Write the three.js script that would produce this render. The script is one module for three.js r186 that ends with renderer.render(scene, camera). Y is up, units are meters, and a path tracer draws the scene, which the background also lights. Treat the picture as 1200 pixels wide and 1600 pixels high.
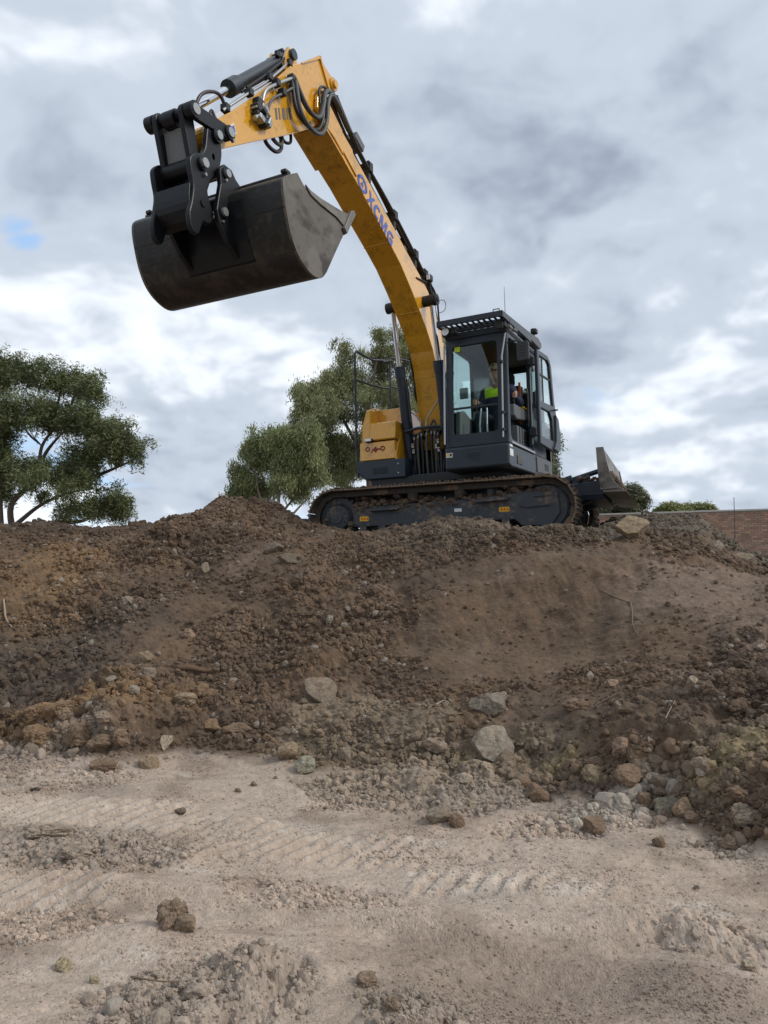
import * as THREE from 'three';
import { RoundedBoxGeometry } from 'three/addons/geometries/RoundedBoxGeometry.js';
import { mergeGeometries, mergeVertices, toCreasedNormals } from 'three/addons/utils/BufferGeometryUtils.js';
import { MarchingCubes } from 'three/addons/objects/MarchingCubes.js';
import { FontLoader } from 'three/addons/loaders/FontLoader.js';
import { TextGeometry } from 'three/addons/geometries/TextGeometry.js';

// ------------------------------------------------------------------ camera, renderer
const scene = new THREE.Scene();
const camera = new THREE.PerspectiveCamera(66.98, 0.75, 0.05, 1500);
camera.position.set(0, 1.6, 0);
camera.rotation.set(THREE.MathUtils.degToRad(3.3), 0, 0);
const renderer = new THREE.WebGLRenderer({ antialias: true });
renderer.setSize(768, 1024);
renderer.toneMapping = THREE.LinearToneMapping;
renderer.toneMappingExposure = 1.38;
renderer.outputColorSpace = THREE.SRGBColorSpace;
renderer.shadowMap.enabled = true;
renderer.shadowMap.type = THREE.PCFSoftShadowMap;

// ------------------------------------------------------------------ random numbers and noise
const RNG = (seed) => { let a = seed >>> 0; return () => { a = (a + 0x6D2B79F5) | 0; let t = Math.imul(a ^ (a >>> 15), 1 | a); t = (t + Math.imul(t ^ (t >>> 7), 61 | t)) ^ t; return ((t ^ (t >>> 14)) >>> 0) / 4294967296; }; };
const hash2 = (i, j, s) => { let h = Math.imul(i, 374761393) + Math.imul(j, 668265263) + Math.imul(s, 1274126177); h = Math.imul(h ^ (h >>> 13), 1274126177); return ((h ^ (h >>> 16)) >>> 0) / 4294967296; };
const GR = []; for (let i = 0; i < 64; i++) GR.push([Math.cos(i * 0.0981748), Math.sin(i * 0.0981748)]);
function noise2(x, y, s = 0) {          // gradient noise, about -1..1
  const i = Math.floor(x), j = Math.floor(y), u = x - i, v = y - j;
  const g = (a, b) => { const q = GR[(hash2(i + a, j + b, s) * 64) | 0]; return q[0] * (u - a) + q[1] * (v - b); };
  const fu = u * u * u * (u * (u * 6 - 15) + 10), fv = v * v * v * (v * (v * 6 - 15) + 10);
  const a = g(0, 0), b = g(1, 0), c = g(0, 1), d = g(1, 1);
  return 1.5 * (a + (b - a) * fu + (c - a) * fv + (a - b - c + d) * fu * fv);
}
function fbm(x, y, oct, s = 0, gain = 0.5) { let a = 1, t = 0, n = 0; for (let k = 0; k < oct; k++) { t += a * noise2(x, y, s + k * 17); n += a; a *= gain; const q = x * 1.616 + y * 1.19; y = y * 1.616 - x * 1.19; x = q; } return t / n; }
function lumps(x, y, s) {               // rounded, unequal lumps packed together: 0..1
  const i = Math.floor(x), j = Math.floor(y); let best = 0;
  for (let a = -1; a <= 1; a++) for (let b = -1; b <= 1; b++) {
    const px = i + a + hash2(i + a, j + b, s), py = j + b + hash2(i + a, j + b, s + 1), r = 0.35 + 0.65 * hash2(i + a, j + b, s + 2);
    const d = ((x - px) ** 2 + (y - py) ** 2) / (r * r);
    if (d < 1) { const h = r * Math.sqrt(1 - d); if (h > best) best = h; }
  }
  return best;
}
const sstep = (a, b, x) => { const t = Math.min(1, Math.max(0, (x - a) / (b - a))); return t * t * (3 - 2 * t); };
const mixc = (a, b, t) => [a[0] + (b[0] - a[0]) * t, a[1] + (b[1] - a[1]) * t, a[2] + (b[2] - a[2]) * t];
const lerp = (a, b, t) => a + (b - a) * t;

// ------------------------------------------------------------------ sky: broken overcast, computed
{
  const W = 2048, H = 1024, data = new Float32Array(W * H * 4);
  const SKX = 21.3, SKZ = 4.2, GX = 2.4, GZ = 9.1;
  const DARK = [0.245, 0.290, 0.362], MID = [0.44, 0.495, 0.572], LIGHT = [0.73, 0.775, 0.83], BLUE = [0.27, 0.44, 0.70];
  const near = (x, y, z, a, b, c, w) => { const d = ((x - a) ** 2 + 2 * (y - b) ** 2 + (z - c) ** 2) / (w * w); return d > 9 ? 0 : Math.exp(-d); };   // breaks in the cloud
  for (let r = 0; r < H; r++) {
    const el = ((r + 0.5) / H - 0.5) * Math.PI, y = Math.sin(el), ce = Math.cos(el);
    for (let c = 0; c < W; c++) {
      const ph = ((c + 0.5) / W - 0.5) * 2 * Math.PI, x = Math.cos(ph) * ce, z = Math.sin(ph) * ce, o = (r * W + c) * 4;
      let col;
      if (y > -0.02) {
        const k = 1.45 / (Math.max(y, 0) + 0.27), px = x * k, pz = z * k;
        const wx = 0.22 * fbm(px * 1.6 + 3.1, pz * 1.6, 4, 5), wz = 0.22 * fbm(px * 1.6, pz * 1.6 + 7.7, 4, 9);
        const big = fbm(px * 0.62 + wx + SKX, pz * 0.62 + wz + SKZ, 4, 1, 0.5);
        const puff = 1 - 2 * Math.abs(fbm(px * 1.35 + wx * 1.5 + 1.7, pz * 1.35 + wz * 1.5, 5, 40, 0.55));
        const mid = fbm(px * 2.4 + wx * 2, pz * 2.4 + wz * 2, 5, 60, 0.58), fine = fbm(px * 6 + wx * 3, pz * 6 + wz * 3, 5, 80, 0.65);
        const t = 0.235 + 0.78 * big + 0.32 * puff + 0.42 * mid + 0.26 * fine + 0.10 * (1 - sstep(0.05, 0.5, y));
        col = t < 0.5 ? mixc(DARK, MID, sstep(-0.12, 0.5, t)) : mixc(MID, LIGHT, sstep(0.5, 0.92, t));
        const gap = sstep(0.34, 0.58, fbm(px * 0.95 + wx * 2 + GX, pz * 0.95 + wz * 2 + GZ, 5, 120, 0.55) + 0.22 * (1 - sstep(0.02, 0.22, y)) * (1 - sstep(-0.1, 0.25, x)) - 0.06 * sstep(0.1, 0.3, x) - 0.10 * mid + (0.85 + 0.9 * mid) * near(x, y, z, -0.398, 0.353, -0.847, 0.040) + 0.42 * near(x, y, z, -0.43, 0.10, -0.90, 0.12));
        col = mixc(col, mixc(BLUE, [0.42, 0.60, 0.82], 1 - sstep(0.0, 0.35, y)), gap * 0.85);
      } else col = [0.16, 0.14, 0.12];
      data[o] = col[0]; data[o + 1] = col[1]; data[o + 2] = col[2]; data[o + 3] = 1;
    }
  }
  const sky = new THREE.DataTexture(data, W, H, THREE.RGBAFormat, THREE.FloatType);
  sky.mapping = THREE.EquirectangularReflectionMapping; sky.magFilter = sky.minFilter = THREE.LinearFilter; sky.wrapS = THREE.RepeatWrapping; sky.needsUpdate = true;
  scene.background = sky; scene.environment = sky;
}
// the sun, veiled by cloud: to the right, a little behind the camera
const sun = new THREE.DirectionalLight(new THREE.Color(1.0, 0.955, 0.88), 1.5);
sun.position.set(15, 14.5, -3.5); sun.target.position.set(0, 1, -8);
sun.castShadow = true; sun.shadow.radius = 26; sun.shadow.mapSize.set(2048, 2048);
Object.assign(sun.shadow.camera, { left: -20, right: 20, top: 20, bottom: -20, near: 1, far: 80 });
scene.add(sun, sun.target);

// ------------------------------------------------------------------ small helpers
const names = {};
function numbered(n) { names[n] = (names[n] ?? -1) + 1; return names[n] ? n + '_' + String(names[n]).padStart(3, '0') : n; }
function tag(o, label, category, group, kind) { o.userData.label = label; if (category) o.userData.category = category; if (group) o.userData.group = group; if (kind) o.userData.kind = kind; return o; }
function shade(o) { o.castShadow = o.receiveShadow = true; return o; }
function top(name, geo, mat) { const m = shade(new THREE.Mesh(geo, mat)); m.name = numbered(name); scene.add(m); return m; }
function dataTex(n, f, srgb, rep = 1) {   // n x n tile, f(u, v) -> [r, g, b] 0..1
  const d = new Uint8Array(n * n * 4);
  for (let j = 0; j < n; j++) for (let i = 0; i < n; i++) { const c = f(i / n, j / n), o = (j * n + i) * 4; for (let k = 0; k < 3; k++) d[o + k] = Math.max(0, Math.min(255, c[k] * 255)); d[o + 3] = 255; }
  const t = new THREE.DataTexture(d, n, n); t.wrapS = t.wrapT = THREE.RepeatWrapping; t.magFilter = THREE.LinearFilter; t.minFilter = THREE.LinearMipmapLinearFilter; t.generateMipmaps = true;
  if (srgb) t.colorSpace = THREE.SRGBColorSpace; t.repeat.set(rep, rep); t.needsUpdate = true; return t;
}
function tnoise(u, v, f, oct, s) {       // tiling fbm
  let a = 1, t = 0, n = 0;
  for (let k = 0; k < oct; k++) { const x = u * f, y = v * f, i = Math.floor(x), j = Math.floor(y), fx = x - i, fy = y - j, m = (q) => ((q % f) + f) % f, h = (p, q) => hash2(m(i + p), m(j + q), s + k);
    const sx = fx * fx * (3 - 2 * fx), sy = fy * fy * (3 - 2 * fy); t += a * lerp(lerp(h(0, 0), h(1, 0), sx), lerp(h(0, 1), h(1, 1), sx), sy); n += a; a *= 0.55; f *= 2; }
  return t / n;
}
function boxUV(g, s = 1) {               // uv in metres, by the way each face points
  const p = g.attributes.position, n = g.attributes.normal, uv = new Float32Array(p.count * 2);
  for (let i = 0; i < p.count; i++) { const a = Math.abs(n.getX(i)), b = Math.abs(n.getY(i)), c = Math.abs(n.getZ(i));
    const [u, v] = a > b && a > c ? [p.getZ(i), p.getY(i)] : b > c ? [p.getX(i), p.getZ(i)] : [p.getX(i), p.getY(i)]; uv[i * 2] = u * s; uv[i * 2 + 1] = v * s; }
  g.setAttribute('uv', new THREE.BufferAttribute(uv, 2)); return g;
}
function merge(list) {
  const l = list.flat().map((g) => { const q = g.index ? g.toNonIndexed() : g; for (const k of Object.keys(q.attributes)) if (!['position', 'normal'].includes(k)) q.deleteAttribute(k); return q; });
  return boxUV(l.length > 1 ? mergeGeometries(l) : l[0]);
}

// ------------------------------------------------------------------ ground and mound
// height of the earth along bearings from the photographer: [bearing (x / depth), [depth, height, depth, height, ...]] in metres
const PROFILE = [
  [-0.746,[0,0,6.77,0,7.02,0.05,7.8,0.45,8.8,1.02,9.8,1.6,10.6,1.99,12.5,2.06,14.7,1.54,18.0,0.0]],
  [-0.497,[0,0,6.35,0,6.6,0.05,6.75,0.22,7.9,0.76,9.0,1.38,9.9,1.84,10.6,2.03,12.0,2.05,14.2,1.54,17.5,0.0]],
  [-0.414,[0,0,6.1,0,6.35,0.05,6.5,0.25,7.9,0.76,8.9,1.38,9.6,1.76,10.6,2.01,12.0,2.04,14.2,1.53,17.5,0.0]],
  [-0.331,[0,0,5.79,0,6.04,0.05,6.35,0.31,7.6,0.79,8.8,1.38,9.8,1.84,10.6,2.01,12.0,2.04,14.2,1.53,17.5,0.0]],
  [-0.249,[0,0,6.06,0,6.31,0.05,6.45,0.28,7.6,0.79,8.7,1.38,9.5,1.83,10.5,2.2,12.0,2.17,14.2,1.63,17.5,0.0]],
  [-0.211,[0,0,5.94,0,6.19,0.05,6.55,0.32,7.6,0.79,8.6,1.39,9.4,1.83,10.6,2.32,12.0,2.29,14.2,1.72,17.5,0.0]],
  [-0.157,[0,0,5.81,0,6.06,0.05,6.65,0.35,7.6,0.79,8.5,1.39,8.9,1.6,9.7,1.92,10.8,2.3,12.5,2.32,14.7,1.74,18.0,0.0]],
  [-0.099,[0,0,5.6,0,5.85,0.05,6.55,0.37,7.5,0.8,8.4,1.39,8.8,1.6,9.8,1.82,10.4,2.01,11.2,2.13,12.6,2.2,14.8,1.65,18.1,0.0]],
  [-0.05,[0,0,5.51,0,5.76,0.05,6.15,0.3,7.4,0.81,8.3,1.39,8.7,1.6,9.6,1.8,10.3,1.89,10.9,1.78,13.0,2.0,15.2,1.5,18.5,0.0]],
  [0,[0,0,5.45,0,5.7,0.05,5.95,0.24,6.6,0.47,7.3,0.82,8.2,1.4,8.55,1.6,9.3,1.83,9.9,1.93,10.5,1.81,13.0,1.92,15.2,1.44,18.5,0.0]],
  [0.083,[0,0,5.58,0,5.83,0.05,6.0,0.33,6.7,0.61,7.1,0.84,8.0,1.53,8.4,1.67,9.3,2.0,9.6,2.07,10.2,1.88,13.0,1.92,15.2,1.44,18.5,0.0]],
  [0.133,[0,0,5.35,0,5.6,0.05,5.95,0.34,6.9,0.75,7.6,1.22,8.0,1.62,8.5,1.75,9.25,2.03,9.5,2.01,9.9,1.89,13.0,1.94,15.2,1.46,18.5,0.0]],
  [0.207,[0,0,5.01,0,5.26,0.05,5.75,0.38,6.9,0.78,7.4,1.23,7.8,1.61,8.4,1.77,9.05,1.94,9.3,1.92,9.7,1.89,13.0,1.96,15.2,1.47,18.5,0.0]],
  [0.265,[0,0,4.79,0,5.04,0.05,5.55,0.42,6.7,0.78,7.25,1.24,7.65,1.59,8.2,1.75,8.95,1.92,9.6,1.93,12.5,1.99,14.7,1.49,18.0,0.0]],
  [0.311,[0,0,4.67,0,4.92,0.05,5.25,0.4,6.5,0.85,7.2,1.36,7.7,1.65,8.4,1.84,9.3,2.09,9.9,2.04,12.5,2.01,14.7,1.51,18.0,0.0]],
  [0.344,[0,0,4.57,0,4.82,0.05,5.15,0.43,6.4,0.92,7.1,1.42,7.65,1.65,8.5,1.89,9.6,2.19,10.4,2.1,12.5,1.96,14.7,1.47,18.0,0.0]],
  [0.381,[0,0,4.41,0,4.66,0.05,5.05,0.45,6.25,0.93,7.05,1.42,7.6,1.62,8.4,1.89,9.4,2.1,10.2,2.09,12.5,1.91,14.7,1.43,18.0,0.0]],
  [0.418,[0,0,4.23,0,4.48,0.05,4.95,0.47,6.05,0.95,6.95,1.4,7.5,1.59,8.4,1.84,9.3,2.04,10,2.01,12.0,1.8,14.2,1.35,17.5,0.0]],
  [0.456,[0,0,4.08,0,4.33,0.05,4.7,0.42,5.5,0.83,6.2,1.14,7.0,1.44,7.8,1.6,9.0,1.76,9.8,1.76,12.0,1.68,14.2,1.26,17.5,0.0]],
  [0.497,[0,0,3.88,0,4.13,0.05,4.5,0.39,5.15,0.72,6.0,1.16,6.7,1.39,7.6,1.5,8.9,1.58,9.8,1.58,12.0,1.58,14.2,1.19,17.5,0.0]],
  [0.621,[0,0,3.37,0,3.62,0.05,3.95,0.38,4.6,0.74,5.4,1.02,6.4,1.28,8.0,1.47,10,1.47,12.0,1.5,14.2,1.12,17.5,0.0]],
  [0.746,[0,0,3.02,0,3.27,0.05,3.6,0.35,4.2,0.64,5.1,0.93,6.2,1.19,8.0,1.37,10,1.39,12.0,1.4,14.2,1.05,17.5,0.0]],
];
const NT = 161, ND = 200, D0 = 1, D1 = 19, T0 = PROFILE[0][0], T1 = PROFILE[PROFILE.length - 1][0];
let HG = [];
{
  const at = (p, d) => { for (let k = 2; k < p.length; k += 2) if (d <= p[k]) { const f = (d - p[k - 2]) / (p[k] - p[k - 2]); return p[k - 1] + (p[k + 1] - p[k - 1]) * f; } return p[p.length - 1]; };
  for (let i = 0; i < NT; i++) {
    const t = T0 + (T1 - T0) * i / (NT - 1); let k = 0; while (k < PROFILE.length - 2 && PROFILE[k + 1][0] <= t) k++;
    const f = sstep(PROFILE[k][0], PROFILE[k + 1][0], t), row = new Float64Array(ND);
    for (let j = 0; j < ND; j++) { const d = D0 + (D1 - D0) * j / (ND - 1); row[j] = lerp(at(PROFILE[k][1], d), at(PROFILE[k + 1][1], d), f); }
    HG.push(row);
  }
  for (let pass = 0; pass < 2; pass++) HG = HG.map((r, i) => r.map((v, j) => (2 * v + r[Math.max(0, j - 1)] + r[Math.min(ND - 1, j + 1)] + HG[Math.max(0, i - 1)][j] + HG[Math.min(NT - 1, i + 1)][j]) / 6));
}
function baseHeight(x, z) {
  const d = Math.min(-z, D1 - 1e-3); if (d <= D0 + 0.01) return 0;
  const a = (Math.min(Math.max(x / -z, T0), T1 - 1e-6) - T0) / (T1 - T0) * (NT - 1), b = (d - D0) / (D1 - D0) * (ND - 1), i = Math.min(a | 0, NT - 2), j = Math.min(b | 0, ND - 2), fa = a - i, fb = b - j;
  return lerp(lerp(HG[i][j], HG[i + 1][j], fa), lerp(HG[i][j + 1], HG[i + 1][j + 1], fa), fb) * (1 - sstep(0.85, 1.5, Math.abs(x / z))) - 0.11 * sstep(0.395, 0.46, x / -z) * sstep(7.6, 8.6, -z) * (1 - sstep(11, 13, -z)) * (1 - sstep(0.85, 1.3, Math.abs(x / z)));
}
// a soft-edged patch with a ragged outline, 0..1
function patch(x, z, cx, cz, rx, rz, rot = 0, rag = 0.35, s = 0) {
  const c = Math.cos(rot), n = Math.sin(rot), dx = x - cx, dz = z - cz, u = (dx * c + dz * n) / rx, v = (dz * c - dx * n) / rz, q = Math.sqrt(u * u + v * v);
  if (q > 2) return 0;
  return 1 - sstep(0.65, 1.15, q + rag * noise2(x * 2.3, z * 2.3, 300 + s) + rag * 0.6 * noise2(x * 7, z * 7, 310 + s));
}
// where loose rubble lies on the mound and on the flat (0..1)
function rubble(x, z, h) {
  const t = x / -z, d = -z;
  const face = sstep(0.02, 0.11, t + 0.04 * noise2(x * 2, z * 2, 59)) * (1 - sstep(0.31, 0.37, t)) * sstep(6.1, 6.75, d + 0.35 * noise2(x * 1.5, z, 58)) * (1 - sstep(7.85, 8.2, d));
  const face2 = patch(x, z, 2.62, -6.5, 0.8, 1.0, 0.4), face3 = patch(x, z, -1.6, -8.6, 0.8, 0.7) * 0.5, face4 = patch(x, z, 1.3, -5.9, 0.55, 0.35) * 0.8;
  const m = sstep(0.02, 0.14, h);
  let r = m * (0.55 + 0.35 * noise2(x * 1.1, z * 1.1, 50)) * (1 - 0.93 * Math.max(face, face2 * 0.85, face3, face4));
  r = Math.max(r, 0.9 * patch(x, z, -2.7, -6.55, 1.3, 0.55), patch(x, z, 0.4, -5.4, 1.05, 0.52, 0.05), 0.9 * patch(x, z, 1.45, -4.82, 0.85, 0.3, -0.25), patch(x, z, -0.62, -2.92, 0.42, 0.3, -0.7) , 0.8 * patch(x, z, 0.1, -2.75, 0.25, 0.22), 0.7 * patch(x, z, 1.35, -3.38, 0.34, 0.13, 0.35), 0.75 * patch(x, z, -1.75, -4.35, 0.75, 0.3, 0.2), 0.5 * patch(x, z, -1.55, -3.5, 0.5, 0.2), 0.7 * patch(x, z, 2.2, -4.6, 0.6, 0.3, -0.5), 0.45 * patch(x, z, -2.6, -5.7, 0.9, 0.35), 0.4 * patch(x, z, -0.35, -3.75, 0.5, 0.14, 0.2), 0.35 * patch(x, z, 0.25, -4.25, 0.5, 0.12));
  return Math.min(1, Math.max(0, r));
}
function stripes(x, z, cx, cz, rx, rz, rot, pitch) {   // imprint of track grousers
  const c = Math.cos(rot), n = Math.sin(rot), dx = x - cx, dz = z - cz, u = dx * c + dz * n, v = dz * c - dx * n;
  const m = (1 - sstep(rx * 0.8, rx, Math.abs(u))) * (1 - sstep(rz * 0.75, rz, Math.abs(v)));
  if (m <= 0) return 0;
  return m * sstep(0.35, 0.75, 0.5 + 0.5 * Math.sin((u + 0.45 * v) / pitch * 6.283 + 0.3 * noise2(x * 4, z * 4, 77))) * sstep(-0.75, -0.25, noise2(x * 1.6, z * 1.6, 78) + 0.25 * noise2(x * 9, z * 9, 79));
}
const prints = (x, z) => Math.min(1, stripes(x, z, -0.42, -4.36, 0.70, 0.26, 0.12, 0.105) + stripes(x, z, -2.05, -4.95, 0.95, 0.3, 0.1, 0.12) + stripes(x, z, -1.0, -4.62, 0.5, 0.22, 0.3, 0.11) + stripes(x, z, 0.62, -3.88, 0.55, 0.16, 0.05, 0.12) + stripes(x, z, -1.9, -3.9, 0.7, 0.2, 0.15, 0.11));
// a rounded rise or hollow, 1 at its middle
function rise(x, z, cx, cz, rx, rz, rot = 0) { const c = Math.cos(rot), n = Math.sin(rot), dx = x - cx, dz = z - cz, u = (dx * c + dz * n) / rx, v = (dz * c - dx * n) / rz, q = u * u + v * v; return q > 6 ? 0 : Math.exp(-1.5 * q); }
// how far the surface stands out from the smooth heap at (x, z); w runs down the slope so that lumps keep their shape on steep faces
function relief(x, z, h) {
  const w = z - 1.25 * h, m = sstep(0.02, 0.3, h), r = rubble(x, z, h);
  let y = m * (0.17 * fbm(x * 0.8, w * 0.8, 3, 11) * (0.45 + 0.55 * r) + 0.07 * (0.35 - Math.abs(fbm(x * 1.5 + 5, w * 0.9, 3, 12))) * (0.3 + 0.7 * r) + 0.085 * fbm(x * 2.4, w * 2.4, 3, 14) * (0.25 + r));
  y += (1 - m) * (0.035 * fbm(x * 0.8, z * 0.8, 2, 21) + 0.016 * fbm(x * 3.0 + z, z * 4.1, 3, 23));
  const flat = 1 - sstep(0.0, 0.12, h);
  if (flat > 0) {
    y += flat * (0.10 * rise(x, z, -0.6, -2.88, 0.45, 0.22, -0.75) + 0.05 * rise(x, z, -1.0, -3.35, 0.35, 0.16) + 0.075 * rise(x, z, -1.8, -4.35, 0.8, 0.2, 0.2) + 0.05 * rise(x, z, -2.0, -3.6, 0.7, 0.12, 0.1) - 0.10 * rise(x, z, 0.55, -3.05, 0.5, 0.28, 0.1) + 0.05 * rise(x, z, 1.15, -3.02, 0.3, 0.18, 0.4) + 0.05 * rise(x, z, 0.2, -3.45, 0.65, 0.10, 0.35) + 0.06 * rise(x, z, 1.35, -3.4, 0.38, 0.12, 0.35) + 0.035 * rise(x, z, 0.72, -3.82, 0.4, 0.14) + 0.07 * rise(x, z, 0.45, -5.5, 1.1, 0.3) + 0.07 * rise(x, z, 1.45, -4.85, 0.8, 0.22, -0.25));
    { const q = z + 3.62 - 0.16 * x + 0.05 * noise2(x * 1.3, 2, 26), q2 = z + 4.75 + 0.10 * x + 0.06 * noise2(x * 1.1, 5, 27); y += flat * (0.045 * Math.exp(-((q / 0.09) ** 2)) * sstep(-0.3, 0.4, noise2(x * 1.4, 9, 28)) - 0.03 * Math.exp(-(((q - 0.2) / 0.13) ** 2)) + 0.035 * Math.exp(-((q2 / 0.08) ** 2)) * sstep(-0.2, 0.4, noise2(x * 1.7, 4, 29))); }
    y += flat * 0.024 * prints(x, z) + flat * 0.008 * fbm(x * 1.3 + 0.3 * z, z * 13, 3, 25);
  }
  y += r * (0.13 * lumps(x * 2.7, w * 2.7, 31) * sstep(0.05, 0.4, noise2(x * 0.7, w * 0.7, 33)) + (0.072 * lumps(x * 6 + 3 + 0.25 * noise2(x * 14, w * 14, 36), w * 6 + 0.25 * noise2(x * 14, w * 14, 37), 35) + 0.046 * lumps(x * 13 + 0.35 * noise2(x * 30, w * 30, 39), w * 13, 38)) * (0.4 + 0.6 * sstep(-0.3, 0.35, noise2(x * 1.2, w * 1.2, 34))) + 0.024 * lumps(x * 28, w * 28, 41) + 0.030 * fbm(x * 16, w * 16, 3, 42, 0.65));
  y += (0.3 + 0.7 * r) * m * 0.05 * fbm(x * 7.5, w * 7.5, 4, 44, 0.6) + (0.002 + 0.004 * m) * fbm(x * 22, w * 22, 2, 47) + (1 - m) * 0.003 * lumps(x * 24, z * 24, 49) * sstep(-0.15, 0.4, noise2(x * 1.7, z * 1.7, 48));
  const t = x / -z, face = sstep(0.08, 0.14, t) * (1 - sstep(0.31, 0.36, t)) * sstep(6.6, 7.1, -z) * (1 - sstep(7.8, 8.1, -z));   // scrapes on the cut face
  y += face * (0.025 * fbm(x * 6, w * 1.8, 3, 52) + 0.02 * lumps(x * 6, w * 6, 54) * sstep(0.15, 0.5, noise2(x * 2, w * 2, 55)) - 0.02 * Math.abs(noise2(x * 1.4, w * 0.5, 57)));
  return y - 0.095 * r;
}
function surf(x, z) {                        // point on the finished surface, pushed out square to the heap
  const h = baseHeight(x, z), k = relief(x, z, h);
  if (h < 0.01) return [x, h + k, z, 0, 1, 0];
  const e = 0.12, nx = (baseHeight(x - e, z) - baseHeight(x + e, z)) / (2 * e), nz = (baseHeight(x, z - e) - baseHeight(x, z + e)) / (2 * e), l = 1 / Math.hypot(nx, 1, nz);
  return [x + nx * l * k, h + l * k, z + nz * l * k, nx * l, l, nz * l];
}
const height = (x, z) => surf(x, z)[1];
const SOIL = { pale: [0.50, 0.402, 0.325], paleWarm: [0.515, 0.405, 0.32], damp: [0.29, 0.22, 0.17], brown: [0.172, 0.113, 0.071], umber: [0.132, 0.090, 0.060], char: [0.085, 0.072, 0.060], ochre: [0.255, 0.16, 0.085], heap: [0.158, 0.130, 0.098], face: [0.25, 0.178, 0.13], cut: [0.163, 0.106, 0.067], olive: [0.285, 0.222, 0.155], white: [0.43, 0.38, 0.315], chalk: [0.60, 0.525, 0.45], yellow: [0.34, 0.265, 0.11], grey: [0.35, 0.285, 0.23] };
function soil(x, z) {
  const h = baseHeight(x, z), w = z - 1.25 * h, n1 = fbm(x * 0.9, w * 0.9, 3, 61), n2 = fbm(x * 3.2, w * 3.2, 3, 64), n3 = fbm(x * 12, w * 12, 3, 67);
  let c = mixc(SOIL.pale, SOIL.paleWarm, sstep(-0.4, 0.4, n1));
  c = mixc(c, SOIL.damp, 0.8 * sstep(0.0, 0.42, n2 * 0.6 + n1 * 0.75 + 0.15 * n3));
  c = mixc(c, SOIL.grey, 0.6 * sstep(0.1, 0.5, fbm(x * 1.3 + 9, z * 1.9, 3, 70)));
  c = mixc(c, SOIL.chalk, 0.55 * sstep(0.2, 0.42, fbm(x * 1.1 - 4, z * 2.6, 5, 72, 0.6)));
  c = mixc(c, SOIL.chalk, 0.6 * Math.max(patch(x, z, 0.72, -3.86, 0.5, 0.14), 0.8 * patch(x, z, 0.3, -3.95, 0.25, 0.12), 0.7 * patch(x, z, -0.45, -4.62, 0.4, 0.18, 0.2), 0.6 * patch(x, z, -1.9, -3.85, 0.6, 0.16, 0.1), 0.5 * patch(x, z, -1.2, -3.1, 0.3, 0.12), 0.7 * patch(x, z, -2.1, -4.9, 0.9, 0.28, 0.1, 0.6)) * sstep(-0.15, 0.15, n2 + n3 * 0.6 + 0.1));
  c = mixc(c, SOIL.chalk, 0.18 * prints(x, z));
  c = mixc(c, SOIL.damp, 0.8 * patch(x, z, 0.6, -3.05, 0.85, 0.42, 0.1));
  c = mixc(c, SOIL.grey, 0.7 * Math.max(patch(x, z, -0.6, -2.85, 0.55, 0.35, -0.7), patch(x, z, 0.1, -2.75, 0.3, 0.25)));
  const m = sstep(0.015, 0.09, h + 0.05 * n2);
  if (m > 0) {
    let e = mixc(SOIL.brown, SOIL.umber, sstep(-0.25, 0.25, n1 + 0.3 * n2));
    e = mixc(e, SOIL.face, 0.45 * sstep(0.15, 0.4, fbm(x * 1.6 + 7, w * 1.1 - 3, 4, 79)));
    e = mixc(e, SOIL.umber, 0.5 * sstep(0, 0.5, n2));
    e = mixc(e, SOIL.ochre, 0.85 * Math.max(patch(x, z, -3.9, -8.9, 0.75, 0.75), patch(x, z, -2.55, -6.6, 0.9, 0.35), 0.6 * patch(x, z, -3.5, -8.15, 0.5, 0.35)) * sstep(-0.5, 0.2, n2 + 0.3));
    e = mixc(e, SOIL.char, 0.45 * Math.max(patch(x, z, -3.2, -7.5, 0.85, 0.75, 0.2), 0.8 * patch(x, z, -2.6, -8.0, 0.5, 0.3)));
    e = mixc(e, SOIL.heap, 0.85 * sstep(8.0, 8.5, -z + 0.35 * n2) * sstep(0.24, 0.30, x / -z));
    e = mixc(e, SOIL.heap, 0.5 * sstep(8.3, 8.8, -z + 0.4 * n2) * sstep(-0.05, 0.1, x / -z));
    e = mixc(e, SOIL.face, 0.8 * Math.max(patch(x, z, 2.75, -6.9, 0.8, 0.55, 0.5), 0.7 * patch(x, z, 3.1, -6.2, 0.5, 0.8, 0.3)));
    e = mixc(e, SOIL.cut, 0.8 * patch(x, z, 1.5, -7.3, 0.9, 0.5));
    e = mixc(e, SOIL.olive, 0.6 * Math.max(patch(x, z, -0.35, -6.15, 0.62, 0.5), 0.85 * patch(x, z, 0.25, -6.15, 0.45, 0.3)));
    e = mixc(e, SOIL.yellow, 0.7 * Math.max(patch(x, z, 1.18, -5.45, 0.16, 0.07), patch(x, z, 2.15, -4.72, 0.3, 0.12), 0.6 * patch(x, z, 0.62, -5.75, 0.15, 0.07)));
    e = mixc(e, SOIL.olive, 0.5 * patch(x, z, 2.1, -4.7, 0.5, 0.25));
    c = mixc(c, e, m);
  }
  c = mixc(c, SOIL.olive, 0.6 * patch(x, z, 0.35, -5.5, 1.1, 0.45));
  c = mixc(c, SOIL.grey, 0.7 * patch(x, z, 0.75, -5.1, 0.6, 0.25));
  c = mixc(c, SOIL.white, 0.75 * patch(x, z, 1.38, -4.88, 0.36, 0.13, -0.3));
  c = mixc(c, SOIL.grey, 0.6 * Math.max(patch(x, z, -2.9, -6.3, 0.9, 0.25), patch(x, z, -1.75, -4.4, 0.8, 0.3, 0.2)));
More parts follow.
